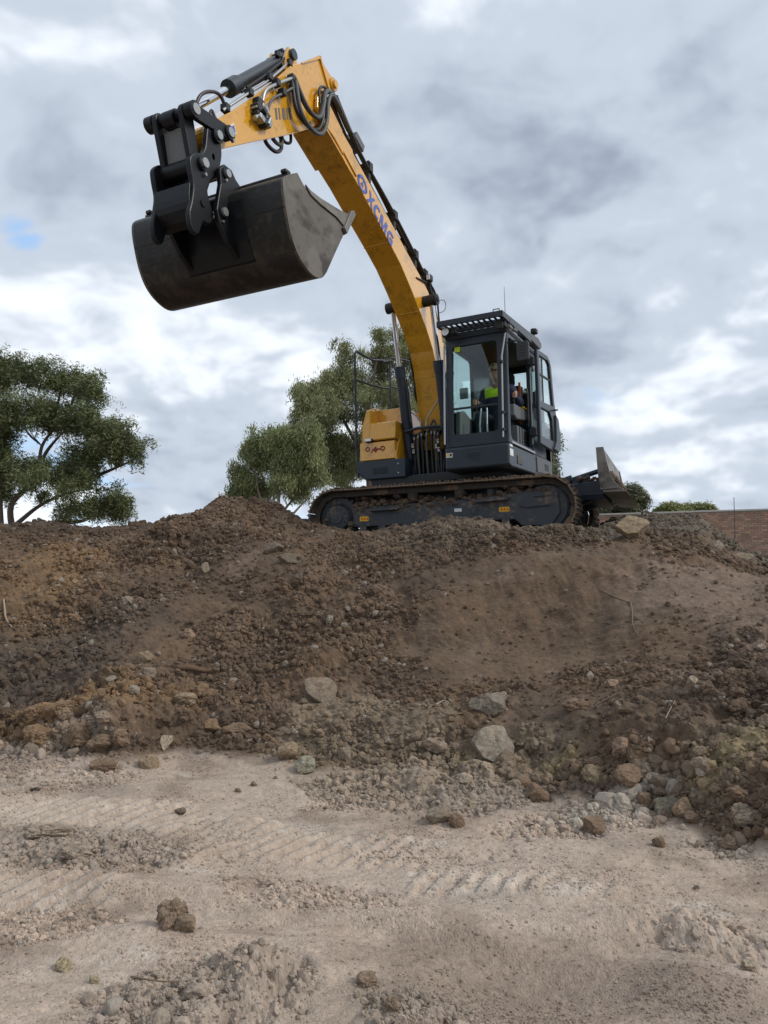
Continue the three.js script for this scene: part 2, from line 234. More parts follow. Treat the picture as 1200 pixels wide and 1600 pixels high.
  const g0 = 0.5 + 0.5 * m, v = 1 + g0 * (0.30 * n3 + 0.20 * noise2(x * 41, w * 41, 75)) + 0.14 * n2;
  return [c[0] * v, c[1] * v, c[2] * v];
}
// fine soil grain
const soilMap = dataTex(512, (u, v) => { const a = tnoise(u, v, 24, 5, 3), b = tnoise(u, v, 96, 3, 21), q = 0.62 + 0.40 * a + 0.40 * (b - 0.5) + (b > 0.8 ? 0.2 : 0); return [q, q * 0.99, q * 0.975]; }, false);
const soilBump = dataTex(512, (u, v) => { const q = 0.6 * tnoise(u, v, 20, 5, 31) + 0.4 * tnoise(u, v, 90, 3, 41); return [q, q, q]; });
const soilMat = new THREE.MeshStandardMaterial({ color: 0xffffff, vertexColors: true, roughness: 1, map: soilMap, bumpMap: soilBump, bumpScale: 0.013 });
soilMat.name = 'soil';
{
  const NA = 770, NR = 820, d1 = 18.8, pos = new Float32Array((NA + 1) * (NR + 1) * 3), col = new Float32Array(pos.length), uv = new Float32Array((NA + 1) * (NR + 1) * 2), low = new Uint8Array((NA + 1) * (NR + 1));
  for (let j = 0, o = 0; j <= NR; j++) {
    const f = j / NR, d = f < 0.04 ? lerp(0.35, 1.5, f / 0.04) : f < 0.9 ? 1.5 * Math.pow(11.2 / 1.5, (f - 0.04) / 0.86) : lerp(11.2, d1, Math.pow((f - 0.9) / 0.1, 1.3));
    for (let i = 0; i <= NA; i++, o++) {
      const u = 2 * i / NA - 1, v = Math.abs(u), x = d * Math.sign(u) * (v < 0.88 ? v / 0.88 * 0.62 : 0.62 + 1.1 * Math.pow((v - 0.88) / 0.12, 1.6)), z = -d, edge = i === 0 || j === 0 || i === NA || j === NR;
      const q = surf(x, z), c = soil(x, z);
      if (edge) { q[0] = x; q[1] = -0.16; q[2] = z; }
      pos.set([q[0], q[1], q[2]], o * 3); col.set(c, o * 3); uv.set([x * 1.7, (z - 1.25 * baseHeight(x, z)) * 1.7], o * 2); low[o] = baseHeight(x, z) < 0.03 ? 1 : 0;
    }
  }
  const flat = [], raised = [];
  for (let j = 0; j < NR; j++) for (let i = 0; i < NA; i++) { const a = j * (NA + 1) + i, b = a + 1, c = a + NA + 1, e = c + 1; (low[a] && -pos[a * 3 + 2] < 9 ? flat : raised).push(a, b, c, b, e, c); }
  const g = new THREE.BufferGeometry();
  g.setAttribute('position', new THREE.BufferAttribute(pos, 3)); g.setAttribute('color', new THREE.BufferAttribute(col, 3)); g.setAttribute('uv', new THREE.BufferAttribute(uv, 2));
  g.setIndex(new THREE.BufferAttribute(Uint32Array.from(flat.concat(raised)), 1)); g.computeVertexNormals();
  const take = (index) => {                 // a piece of the sheet with only the points that it uses
    const idx = new Uint32Array(index.length); let n = 0;
    const re = new Int32Array(low.length).fill(-1);
    for (let k = 0; k < index.length; k++) { if (re[index[k]] < 0) re[index[k]] = n++; idx[k] = re[index[k]]; }
    const q = new THREE.BufferGeometry();
    for (const [name, w] of [['position', 3], ['normal', 3], ['color', 3], ['uv', 2]]) { const src = g.attributes[name].array, dst = new Float32Array(n * w); for (let v = 0; v < re.length; v++) if (re[v] >= 0) for (let k = 0; k < w; k++) dst[re[v] * w + k] = src[v * w + k]; q.setAttribute(name, new THREE.BufferAttribute(dst, w)); }
    q.setIndex(new THREE.BufferAttribute(idx, 1)); return q;
  };
  tag(top('dirt_ground', take(flat), soilMat), 'pale compacted dirt ground in front of the mound', null, null, 'structure');
  tag(top('earth_mound', take(raised), soilMat), 'tall mound of brown excavated soil', null, null, 'structure');
  // the land beyond, out to the horizon
  const far = new THREE.CircleGeometry(900, 96); far.rotateX(-Math.PI / 2); far.translate(0, -0.14, 0); boxUV(far, 0.4);
  const fm = new THREE.MeshStandardMaterial({ color: new THREE.Color(0.24, 0.19, 0.155), roughness: 1, map: soilMap.clone() });
  tag(top('ground', far, fm), 'open dirt ground around the site', null, null, 'structure');
}

// ------------------------------------------------------------------ shapes and materials of the machine
const V = (x, y, z) => new THREE.Vector3(x, y, z);
const rad = THREE.MathUtils.degToRad;
function bx(x0, x1, y0, y1, z0, z1, r = 0.012) { const w = Math.abs(x1 - x0), h = Math.abs(y1 - y0), d = Math.abs(z1 - z0), g = new RoundedBoxGeometry(w, h, d, 2, Math.min(r, w * 0.45, h * 0.45, d * 0.45)); g.translate((x0 + x1) / 2, (y0 + y1) / 2, (z0 + z1) / 2); return g; }
function shapeOf(pts, holes = []) { const s = new THREE.Shape(pts.map((p) => new THREE.Vector2(p[0], p[1]))); for (const h of holes) s.holes.push(new THREE.Path(h.map((p) => new THREE.Vector2(p[0], p[1])))); return s; }
function plate(pts, z0, z1, b = 0.008, holes = []) {        // outline in x, y; thickness along z
  const g = new THREE.ExtrudeGeometry(shapeOf(pts, holes), { depth: z1 - z0 - 2 * b, bevelEnabled: b > 0, bevelThickness: b, bevelSize: b, bevelOffset: -b, bevelSegments: 2, curveSegments: 10 });
  g.translate(0, 0, z0 + b); return g;
}
function plateX(pts, x0, x1, b = 0.008, holes = []) {       // outline in z, y; thickness along x
  const f = (l) => l.map((p) => [-p[0], p[1]]), g = plate(f(pts), x0, x1, b, holes.map(f)); g.rotateY(Math.PI / 2); return g;
}
function plateY(pts, y0, y1, b = 0.008) {                   // outline in x, z; thickness along y
  const g = plate(pts.map((p) => [p[0], -p[1]]), y0, y1, b); g.rotateX(-Math.PI / 2); return g;
}
function rr(x0, x1, y0, y1, r, n = 5) {                     // rounded rectangle outline
  const o = []; for (const [cx, cy, a] of [[x1 - r, y1 - r, 0], [x0 + r, y1 - r, 90], [x0 + r, y0 + r, 180], [x1 - r, y0 + r, 270]]) for (let k = 0; k <= n; k++) { const t = rad(a + 90 * k / n); o.push([cx + r * Math.cos(t), cy + r * Math.sin(t)]); } return o;
}
function rod(p, q, r, r2 = r, n = 18) { const a = V(...p), b = V(...q), l = a.distanceTo(b), g = new THREE.CylinderGeometry(r2, r, l, n); g.applyQuaternion(new THREE.Quaternion().setFromUnitVectors(V(0, 1, 0), b.clone().sub(a).normalize())); const c = a.add(b).multiplyScalar(0.5); g.translate(c.x, c.y, c.z); return g; }
const pin = (x, y, z0, z1, r, n = 20) => rod([x, y, z0], [x, y, z1], r, r, n);
function tube(pts, r, seg = 8, n = 8, ten = 0.5) { return new THREE.TubeGeometry(new THREE.CatmullRomCurve3(pts.map((p) => V(...p)), false, 'catmullrom', ten), pts.length * seg, r, n, false); }
function bar(pts, r, n = 10) { const l = []; for (let k = 1; k < pts.length; k++) { l.push(rod(pts[k - 1], pts[k], r, r, n)); if (k < pts.length - 1) { const s = new THREE.SphereGeometry(r * 1.0, n, 8); s.translate(...pts[k]); l.push(s); } } return l; }
function smooth(pts, n) { return new THREE.SplineCurve(pts.map((p) => new THREE.Vector2(p[0], p[1]))).getPoints(n).map((p) => [p.x, p.y]); }
function lathe(profile, p, q, n = 24) { const a = V(...p), b = V(...q), g = new THREE.LatheGeometry(profile.map((e) => new THREE.Vector2(Math.max(e[0], 0.0005), e[1])), n); g.applyQuaternion(new THREE.Quaternion().setFromUnitVectors(V(0, 1, 0), b.clone().sub(a).normalize())); g.translate(a.x, a.y, a.z); return g; }
function screw(x, y, z, dz, r) { return rod([x, y, z], [x, y, z + dz], r, r, 6); }
function lin(r, g, b) { return new THREE.Color().setRGB(r, g, b); }
// dust and splashes of soil that have dried on the paint and steel
const dustMap = dataTex(512, (u, v) => { const a = tnoise(u, v, 5, 5, 7), b = tnoise(u, v, 32, 4, 17), k = sstep(0.50, 0.70, a * 0.7 + b * 0.3) * 0.5 + sstep(0.60, 0.72, b) * 0.3; return [1 - k * 0.5, 1 - k * 0.42, 1 - k * 0.2]; }, false);
const mudMap = dataTex(512, (u, v) => { const a = tnoise(u, v, 4, 6, 101), b = tnoise(u, v, 22, 5, 117), k = sstep(0.47, 0.66, a * 0.62 + b * 0.38), s = 0.85 + 0.3 * tnoise(u, v, 60, 2, 5); return mixc([0.115 * s, 0.118 * s, 0.122 * s], [0.42 * s, 0.33 * s, 0.25 * s], k * 0.75); }, false);
const wornMap = dataTex(512, (u, v) => { const a = tnoise(u, v, 4, 6, 201), b = tnoise(u, v, 16, 5, 217), c = tnoise(u, v, 48, 3, 231); let q = mixc([0.36, 0.335, 0.305], [0.12, 0.088, 0.066], sstep(0.42, 0.60, a * 0.75 + b * 0.25)); q = mixc(q, [0.50, 0.49, 0.47], 0.6 * sstep(0.52, 0.62, tnoise(u, v, 3, 3, 251))); const s = 0.9 + 0.2 * c; return q.map((e) => e * s); }, false);
const frameMap = dataTex(512, (u, v) => { const a = tnoise(u, v, 4, 6, 301), b = tnoise(u, v, 24, 5, 317), k = sstep(0.46, 0.62, a * 0.6 + b * 0.4), s = 0.85 + 0.3 * b; return mixc([0.21 * s, 0.24 * s, 0.28 * s], [0.80 * s, 0.56 * s, 0.38 * s], k * 0.8); }, false);
const grainBump = dataTex(256, (u, v) => { const q = tnoise(u, v, 12, 5, 61); return [q, q, q]; });
const std = (o) => new THREE.MeshStandardMaterial(o), phy = (o) => new THREE.MeshPhysicalMaterial(o);
const M = {
  yellow: phy({ color: lin(0.72, 0.345, 0.013), roughness: 0.26, ior: 1.5, map: dustMap, clearcoat: 1, clearcoatRoughness: 0.08 }),
  navy: phy({ color: lin(0.014, 0.023, 0.038), roughness: 0.5, map: dustMap, clearcoat: 0.15, clearcoatRoughness: 0.3 }),
  slate: phy({ color: lin(0.018, 0.027, 0.037), roughness: 0.45, map: dustMap, clearcoat: 0.2, clearcoatRoughness: 0.2 }),
  black: std({ color: lin(0.012, 0.013, 0.014), roughness: 0.55 }),
  hitch: phy({ color: lin(0.007, 0.008, 0.010), roughness: 0.45, specularIntensity: 0.6, map: dustMap, clearcoat: 0.08, clearcoatRoughness: 0.3 }),
  bucket: std({ color: lin(0.15, 0.145, 0.135), roughness: 0.42, map: mudMap, bumpMap: grainBump, bumpScale: 0.004, metalness: 0.1 }),
  worn: std({ color: lin(0.46, 0.44, 0.41), roughness: 0.5, map: wornMap, metalness: 0.25, bumpMap: grainBump, bumpScale: 0.003 }),
  bucketSide: std({ color: lin(0.33, 0.30, 0.265), roughness: 0.5, map: wornMap, metalness: 0.2, bumpMap: grainBump, bumpScale: 0.003 }),
  frame: phy({ color: lin(0.20, 0.20, 0.20), roughness: 0.6, map: frameMap, clearcoat: 0.1, clearcoatRoughness: 0.4 }),
  shoe: std({ color: lin(0.58, 0.50, 0.42), roughness: 0.85, map: mudMap, bumpMap: grainBump, bumpScale: 0.008 }),
  mud: std({ color: lin(0.165, 0.116, 0.083), roughness: 1, map: soilMap, bumpMap: soilBump, bumpScale: 0.01 }),
  chrome: std({ color: lin(0.72, 0.73, 0.75), roughness: 0.13, metalness: 1 }),
  steel: std({ color: lin(0.42, 0.42, 0.42), roughness: 0.35, metalness: 0.9 }),
  rubber: std({ color: lin(0.017, 0.017, 0.018), roughness: 0.48 }),
  hoseGrey: std({ color: lin(0.075, 0.078, 0.075), roughness: 0.5 }),
  purple: std({ color: lin(0.040, 0.022, 0.034), roughness: 0.4 }),
  zinc: std({ color: lin(0.38, 0.39, 0.38), roughness: 0.38, metalness: 0.7 }),
  plasticGrey: std({ color: lin(0.12, 0.125, 0.13), roughness: 0.6 }),
  mirrorBack: std({ color: lin(0.035, 0.038, 0.040), roughness: 0.55 }),
  plasticDark: std({ color: lin(0.022, 0.024, 0.026), roughness: 0.6 }),
  glass: phy({ color: lin(0.88, 0.96, 0.945), transmission: 1, roughness: 0.0, ior: 1.5, thickness: 0 }),
  mirror: std({ color: lin(0.8, 0.8, 0.8), roughness: 0.05, metalness: 1 }),
  lens: phy({ color: lin(0.8, 0.8, 0.8), roughness: 0.15, clearcoat: 1 }),
  red: std({ color: lin(0.24, 0.02, 0.015), roughness: 0.5 }),
  blue: std({ color: lin(0.08, 0.125, 0.42), roughness: 0.45 }),
  white: std({ color: lin(0.72, 0.72, 0.70), roughness: 0.5 }),
  sign: std({ color: lin(0.78, 0.46, 0.01), roughness: 0.5 }),
  seat: std({ color: lin(0.02, 0.021, 0.023), roughness: 0.85 }),
  orange: std({ color: lin(0.6, 0.12, 0.02), roughness: 0.7 }),
  wood: std({ color: lin(0.20, 0.12, 0.07), roughness: 0.9, bumpMap: grainBump, bumpScale: 0.006 }),
};
for (const k in M) M[k].name = k;

// ------------------------------------------------------------------ the excavator
const YAW = -2.035, UYAW = -0.371, BZ = 0.206;         // slew of the house, heading of the tracks, plane of the boom
const excavator = new THREE.Group(); excavator.name = 'excavator';
excavator.position.set(1.117, 1.76, -11.329); excavator.rotation.set(-0.026, 0, 0.024);
tag(excavator, 'yellow and dark grey crawler excavator on top of the mound with its bucket raised', 'excavator'); scene.add(excavator);
function part(name, geo, mat, frame, parent) {
  const m = shade(new THREE.Mesh(Array.isArray(geo) ? merge(geo) : merge([geo]), mat)); m.name = name;
  if (parent) parent.add(m); else { m.rotation.y = frame === 'U' ? UYAW : YAW; excavator.add(m); }
  return m;
}
const sub = (parent, name, geo, mat, label) => { const m = part(name, geo, mat, null, parent); if (label) m.userData.label = label; return m; };
function again(parent, name, src, f) { const m = src.clone(); m.name = name; f(m); parent.add(m); return m; }

// ---- undercarriage: x towards the blade, z towards the near track
{
  const R = 0.372, HL = 1.46, CY = 0.412, PER = 4 * HL + 2 * Math.PI * R, NS = 48, PITCH = PER / NS;
  const along = (s) => {                       // position and heading on the track loop
    s = ((s % PER) + PER) % PER;
    if (s < 2 * HL) return [-HL + s, CY + R, 0];
    s -= 2 * HL; if (s < Math.PI * R) { const a = s / R; return [HL + R * Math.sin(a), CY + R * Math.cos(a), -a]; }
    s -= Math.PI * R; if (s < 2 * HL) return [HL - s, CY - R, -Math.PI];
    s -= 2 * HL; const a = s / R; return [-HL - R * Math.sin(a), CY - R * Math.cos(a), -Math.PI - a];
  };
  const shoeGeo = (() => { const w = 0.5, p = PITCH; return [plate([[-p * 0.5, -0.010], [p * 0.46, -0.010], [p * 0.49, 0.002], [p * 0.49, 0.010], [-p * 0.5, 0.012]], -w / 2, w / 2, 0.002), ...[-0.36, 0, 0.34].map((k) => plate([[k * p - 0.014, 0.008], [k * p + 0.014, 0.008], [k * p + 0.008, 0.030], [k * p - 0.008, 0.030]], -w / 2, w / 2, 0.002))]; })();
  const caked = (list, rnd, lumpR) => {         // irregular clots of soil
    return list.map(([x, y, z, s]) => { const g = new THREE.IcosahedronGeometry(1, 3), p = g.attributes.position, k = rnd() * 90; for (let i = 0; i < p.count; i++) { const a = p.getX(i), b = p.getY(i), c = p.getZ(i), f = 1 + 0.34 * noise2(a * 1.7 + k, b * 1.7 + c * 1.3, 400) + 0.2 * noise2(a * 4 + c + k, b * 4 - c, 401); p.setXYZ(i, x + a * f * s * (0.9 + 0.5 * rnd() * 0), y + b * f * s * 0.7, z + c * f * s); } g.computeVertexNormals(); return g; });
  };
  for (const side of [1, -1]) {
    const near = side > 0, zc = side * 1.0, rnd = RNG(near ? 5 : 6);
    const chain = []; for (let k = 0; k < NS; k++) for (const dz of [-0.07, 0.07]) { const [x, y, a] = along(k * PITCH), g = bx(-PITCH * 0.52, PITCH * 0.52, -0.085, -0.012, zc + dz - 0.02, zc + dz + 0.02, 0.01); g.rotateZ(a); g.translate(x, y, 0); chain.push(g); }
    const track = part('track', chain, M.shoe, 'U'); track.userData.label = near ? 'near mud-caked steel track' : 'far mud-caked steel track';
    const shoe0 = new THREE.Mesh(merge(shoeGeo.map((g) => g.clone())), M.shoe); shade(shoe0);
    for (let k = 0; k < NS; k++) { const [x, y, a] = along((k + 0.5) * PITCH); again(track, 'track_shoe', shoe0, (m) => { m.position.set(x, y + 0.004 * (rnd() - 0.5), zc); m.rotation.z = a + 0.03 * (rnd() - 0.5); }); }
    const s = (v) => side * v, P = (pts, a, b, bev) => plate(pts, Math.min(s(a), s(b)), Math.max(s(a), s(b)), bev);
    const tf = part('track_frame', [P([[-1.22, 0.27], [1.04, 0.27], [1.13, 0.185], [1.50, 0.165], [1.62, 0.33], [1.60, 0.60], [1.15, 0.62], [0.5, 0.565], [-1.22, 0.545]], 0.86, 1.10, 0.012), P([[1.20, 0.415], [1.52, 0.425], [1.52, 0.455], [1.10, 0.44]], 1.095, 1.125, 0.004), P([[1.3, 0.545], [1.5, 0.55], [1.5, 0.565], [1.3, 0.56]], 1.095, 1.12, 0.003)], M.frame, 'U');
    sub(tf, 'step', [P([[0.55, 0.505], [0.98, 0.52], [0.98, 0.555], [0.55, 0.54]], 1.095, 1.19, 0.006)], M.frame); sub(tf, 'step', [P([[-0.95, 0.47], [-0.53, 0.475], [-0.53, 0.5], [-0.95, 0.495]], 1.095, 1.18, 0.006)], M.frame);
    if (near) {
      sub(tf, 'safety_sticker', [bx(0.84, 0.975, 0.375, 0.435, 1.1, 1.103, 0.001)], M.sign, 'yellow safety sticker'); sub(tf, 'safety_sticker', [bx(-1.12, -0.99, 0.345, 0.41, 1.1, 1.103, 0.001)], M.sign, 'yellow safety sticker');
      sub(tf, 'label_plate', [bx(0.24, 0.34, 0.405, 0.45, 1.1, 1.103, 0.001)], M.white, 'small white label plate'); sub(tf, 'cover_plate', [bx(0.46, 0.55, 0.36, 0.45, 1.1, 1.108, 0.003), screw(0.475, 0.375, 1.105, 0.006, 0.006), screw(0.535, 0.435, 1.105, 0.006, 0.006)], M.frame);
      for (const [x0, y0] of [[0.85, 0.402], [-1.11, 0.375]]) for (let k = 0; k < 3; k++) sub(tf, 'sticker_symbol', [bx(x0 + 0.01 + k * 0.04, x0 + 0.035 + k * 0.04, y0 - 0.015, y0 + 0.018, 1.1035, 1.1045, 0.0004)], M.orange);
    }
    for (const x of [-0.35, 0.31]) sub(tf, 'carrier_roller', [rod([x, 0.665, s(0.88)], [x, 0.665, s(1.08)], 0.066, 0.066, 24), rod([x, 0.665, s(1.08)], [x, 0.665, s(1.095)], 0.045, 0.045, 20), ...[0, 1, 2, 3, 4].map((k) => rod([x + 0.03 * Math.cos(k * 1.257), 0.665 + 0.03 * Math.sin(k * 1.257), s(1.095)], [x + 0.03 * Math.cos(k * 1.257), 0.665 + 0.03 * Math.sin(k * 1.257), s(1.104)], 0.007, 0.007, 6)), bx(x - 0.04, x + 0.04, 0.5, 0.66, s(0.86), s(0.9), 0.01)], M.shoe);
    for (const x of [-1.08, -0.8, -0.45, -0.1, 0.25, 0.6, 0.92]) sub(tf, 'track_roller', [rod([x, 0.165, s(0.88)], [x, 0.165, s(1.07)], 0.078, 0.078, 20), rod([x, 0.175, s(1.07)], [x, 0.175, s(1.105)], 0.05, 0.05, 14), bx(x - 0.05, x + 0.05, 0.2, 0.28, s(0.9), s(1.1), 0.008)], M.frame);
    sub(track, 'sprocket', [rod([-1.46, CY, s(0.93)], [-1.46, CY, s(1.03)], 0.285, 0.285, 32), rod([-1.46, CY, s(1.03)], [-1.46, CY, s(1.12)], 0.21, 0.17, 32), rod([-1.46, CY, s(1.12)], [-1.46, CY, s(1.135)], 0.09, 0.085, 24), ...Array.from({ length: 12 }, (_, k) => rod([-1.46 + 0.125 * Math.cos(k * 0.5236), CY + 0.125 * Math.sin(k * 0.5236), s(1.12)], [-1.46 + 0.125 * Math.cos(k * 0.5236), CY + 0.125 * Math.sin(k * 0.5236), s(1.136)], 0.012, 0.012, 6)), ...Array.from({ length: 21 }, (_, k) => { const g = bx(0.27, 0.32, -0.02, 0.02, s(0.95), s(1.01), 0.008); g.rotateZ(k * 0.2992); g.translate(-1.46, CY, 0); return g; })], M.frame, 'grey drive sprocket hub');
    sub(track, 'idler', [rod([1.44, CY, s(0.92)], [1.44, CY, s(1.06)], 0.27, 0.27, 32), rod([1.44, CY, s(0.96)], [1.44, CY, s(1.02)], 0.29, 0.29, 32)], M.frame);
    // soil packed on the frame, under the upper run and round the sprocket
    const spots = []; for (let k = 0; k < 150; k++) { const x = -1.2 + 2.75 * rnd(), pile = 0.02 + 0.055 * (0.5 + 0.5 * noise2(x * 2.1, 3, 410)) + (x > 0.75 ? 0.05 : 0); spots.push([x, 0.56 + (x > 0.9 ? 0.05 : 0) + pile * rnd(), s(0.9 + 0.2 * rnd()), 0.022 + 0.035 * rnd()]); }
    for (let k = 0; k < 130; k++) { const x = -1.25 + 2.8 * rnd(); spots.push([x, 0.55 + (0.05 + 0.09 * (1 - sstep(-0.6, 0.3, x))) * rnd(), s(0.72 + 0.28 * rnd()), 0.03 + 0.045 * rnd()]); }
    for (let k = 0; k < 60; k++) { const x = -1.2 + 1.9 * rnd(); spots.push([x, 0.49 + 0.08 * rnd(), s(1.09 + 0.02 * rnd()), 0.012 + 0.022 * rnd()]); }
    for (let k = 0; k < 26; k++) { const a = 2.4 + 4.2 * rnd(); spots.push([-1.46 + 0.2 * Math.cos(a), CY - 0.12 + 0.14 * Math.sin(a), s(1.05 + 0.1 * rnd()), 0.03 + 0.03 * rnd()]); }
    sub(tf, 'caked_mud', caked(spots, rnd), M.mud).userData.kind = 'stuff';
    const clots = []; for (let k = 0; k < 460; k++) { const [x, y, a] = along(rnd() * PER * 0.62 + (near ? 0 : 0)), o = 0.018 + 0.012 * rnd(); clots.push([x - Math.sin(a) * o, y + Math.cos(a) * o, zc + (rnd() < 0.6 ? s(0.18 + 0.075 * rnd()) : 0.5 * (rnd() - 0.5)), 0.008 + 0.020 * rnd() * rnd()]); }
    sub(track, 'caked_mud', caked(clots, rnd), M.mud).userData.kind = 'stuff';
  }
  const body = part('car_body', [bx(-0.75, 0.85, 0.36, 0.66, -0.55, 0.55, 0.04), bx(-1.62, 0.6, 0.42, 0.80, 0.30, 0.72, 0.05), plate([[-0.6, 0.36], [0.7, 0.36], [0.6, 0.6], [-0.5, 0.6]], -0.88, 0.88, 0.02)], M.navy, 'U');
  sub(body, 'label_plate', [bx(-0.07, 0.04, 0.59, 0.61, 0.885, 0.888, 0.001), bx(0.04, 0.06, 0.59, 0.64, 0.885, 0.888, 0.001)], M.white);
  sub(body, 'slew_ring', [rod([0, 0.64, 0], [0, 0.9, 0], 0.56, 0.56, 40), rod([0, 0.7, 0], [0, 0.78, 0], 0.6, 0.6, 40)], M.black);
  const face = smooth([[2.185, 1.085], [2.20, 0.95], [2.235, 0.80], [2.295, 0.67], [2.40, 0.565]], 10);
  const blade = part('dozer_blade', [plate([[2.11, 1.085], ...face, [2.405, 0.548], [2.14, 0.562], [2.12, 0.76]], -1.25, 1.25, 0.006)], M.worn, 'U'); blade.userData.label = 'raised dozer blade of worn dirty steel';
  sub(blade, 'end_plate', [plate([[2.105, 1.09], [2.195, 1.09], [2.25, 0.79], [2.345, 0.575], [2.138, 0.565], [2.115, 0.76]], 1.25, 1.275, 0.004), pin(2.15, 1.055, 1.27, 1.28, 0.018)], M.worn); sub(blade, 'end_plate', [plate([[2.105, 1.09], [2.195, 1.09], [2.25, 0.79], [2.345, 0.575], [2.138, 0.565], [2.115, 0.76]], -1.275, -1.25, 0.004)], M.worn);
  sub(blade, 'cutting_edge', [plate([[2.16, 0.562], [2.42, 0.548], [2.44, 0.528], [2.17, 0.535]], -1.26, 1.26, 0.004)], M.worn);
  for (const z of [-0.42, 0.42]) sub(blade, 'push_arm', [plate([[0.85, 0.38], [1.7, 0.42], [2.13, 0.56], [2.13, 0.80], [1.95, 0.76], [1.66, 0.74], [0.85, 0.55]], z - 0.09, z + 0.09, 0.015)], M.navy);
  sub(blade, 'push_frame', [plateY([[1.2, -0.45], [1.2, 0.45], [2.12, 0.75], [2.12, -0.75]], 0.5, 0.58, 0.01), plate([[1.62, 0.72], [1.72, 0.86], [1.84, 0.86], [1.98, 0.76], [2.12, 0.80], [2.12, 0.66], [1.62, 0.6]], 0.16, 0.26, 0.01), plate([[1.62, 0.72], [1.72, 0.86], [1.84, 0.86], [1.98, 0.76], [2.12, 0.80], [2.12, 0.66], [1.62, 0.6]], -0.26, -0.16, 0.01)], M.navy);
  sub(blade, 'blade_cylinder', [rod([0.8, 0.62, 0], [1.65, 0.86, 0], 0.07, 0.07, 20), rod([1.6, 0.845, 0], [2.1, 0.98, 0], 0.035, 0.035, 16)], M.navy);
  const rnd = RNG(44), sp = []; for (let k = 0; k < 46; k++) { const f = rnd(); sp.push([2.235 + 0.14 * f, 0.80 - 0.2 * f, 1.22 - 2.4 * rnd() * rnd(), 0.015 + 0.04 * rnd()]); } for (let k = 0; k < 16; k++) sp.push([1.75 + 0.36 * rnd(), 0.78 + 0.05 * rnd(), 0.44 + 0.3 * (rnd() - 0.5), 0.015 + 0.03 * rnd()]);
  sub(blade, 'caked_mud', caked(sp, rnd), M.mud).userData.kind = 'stuff';
}
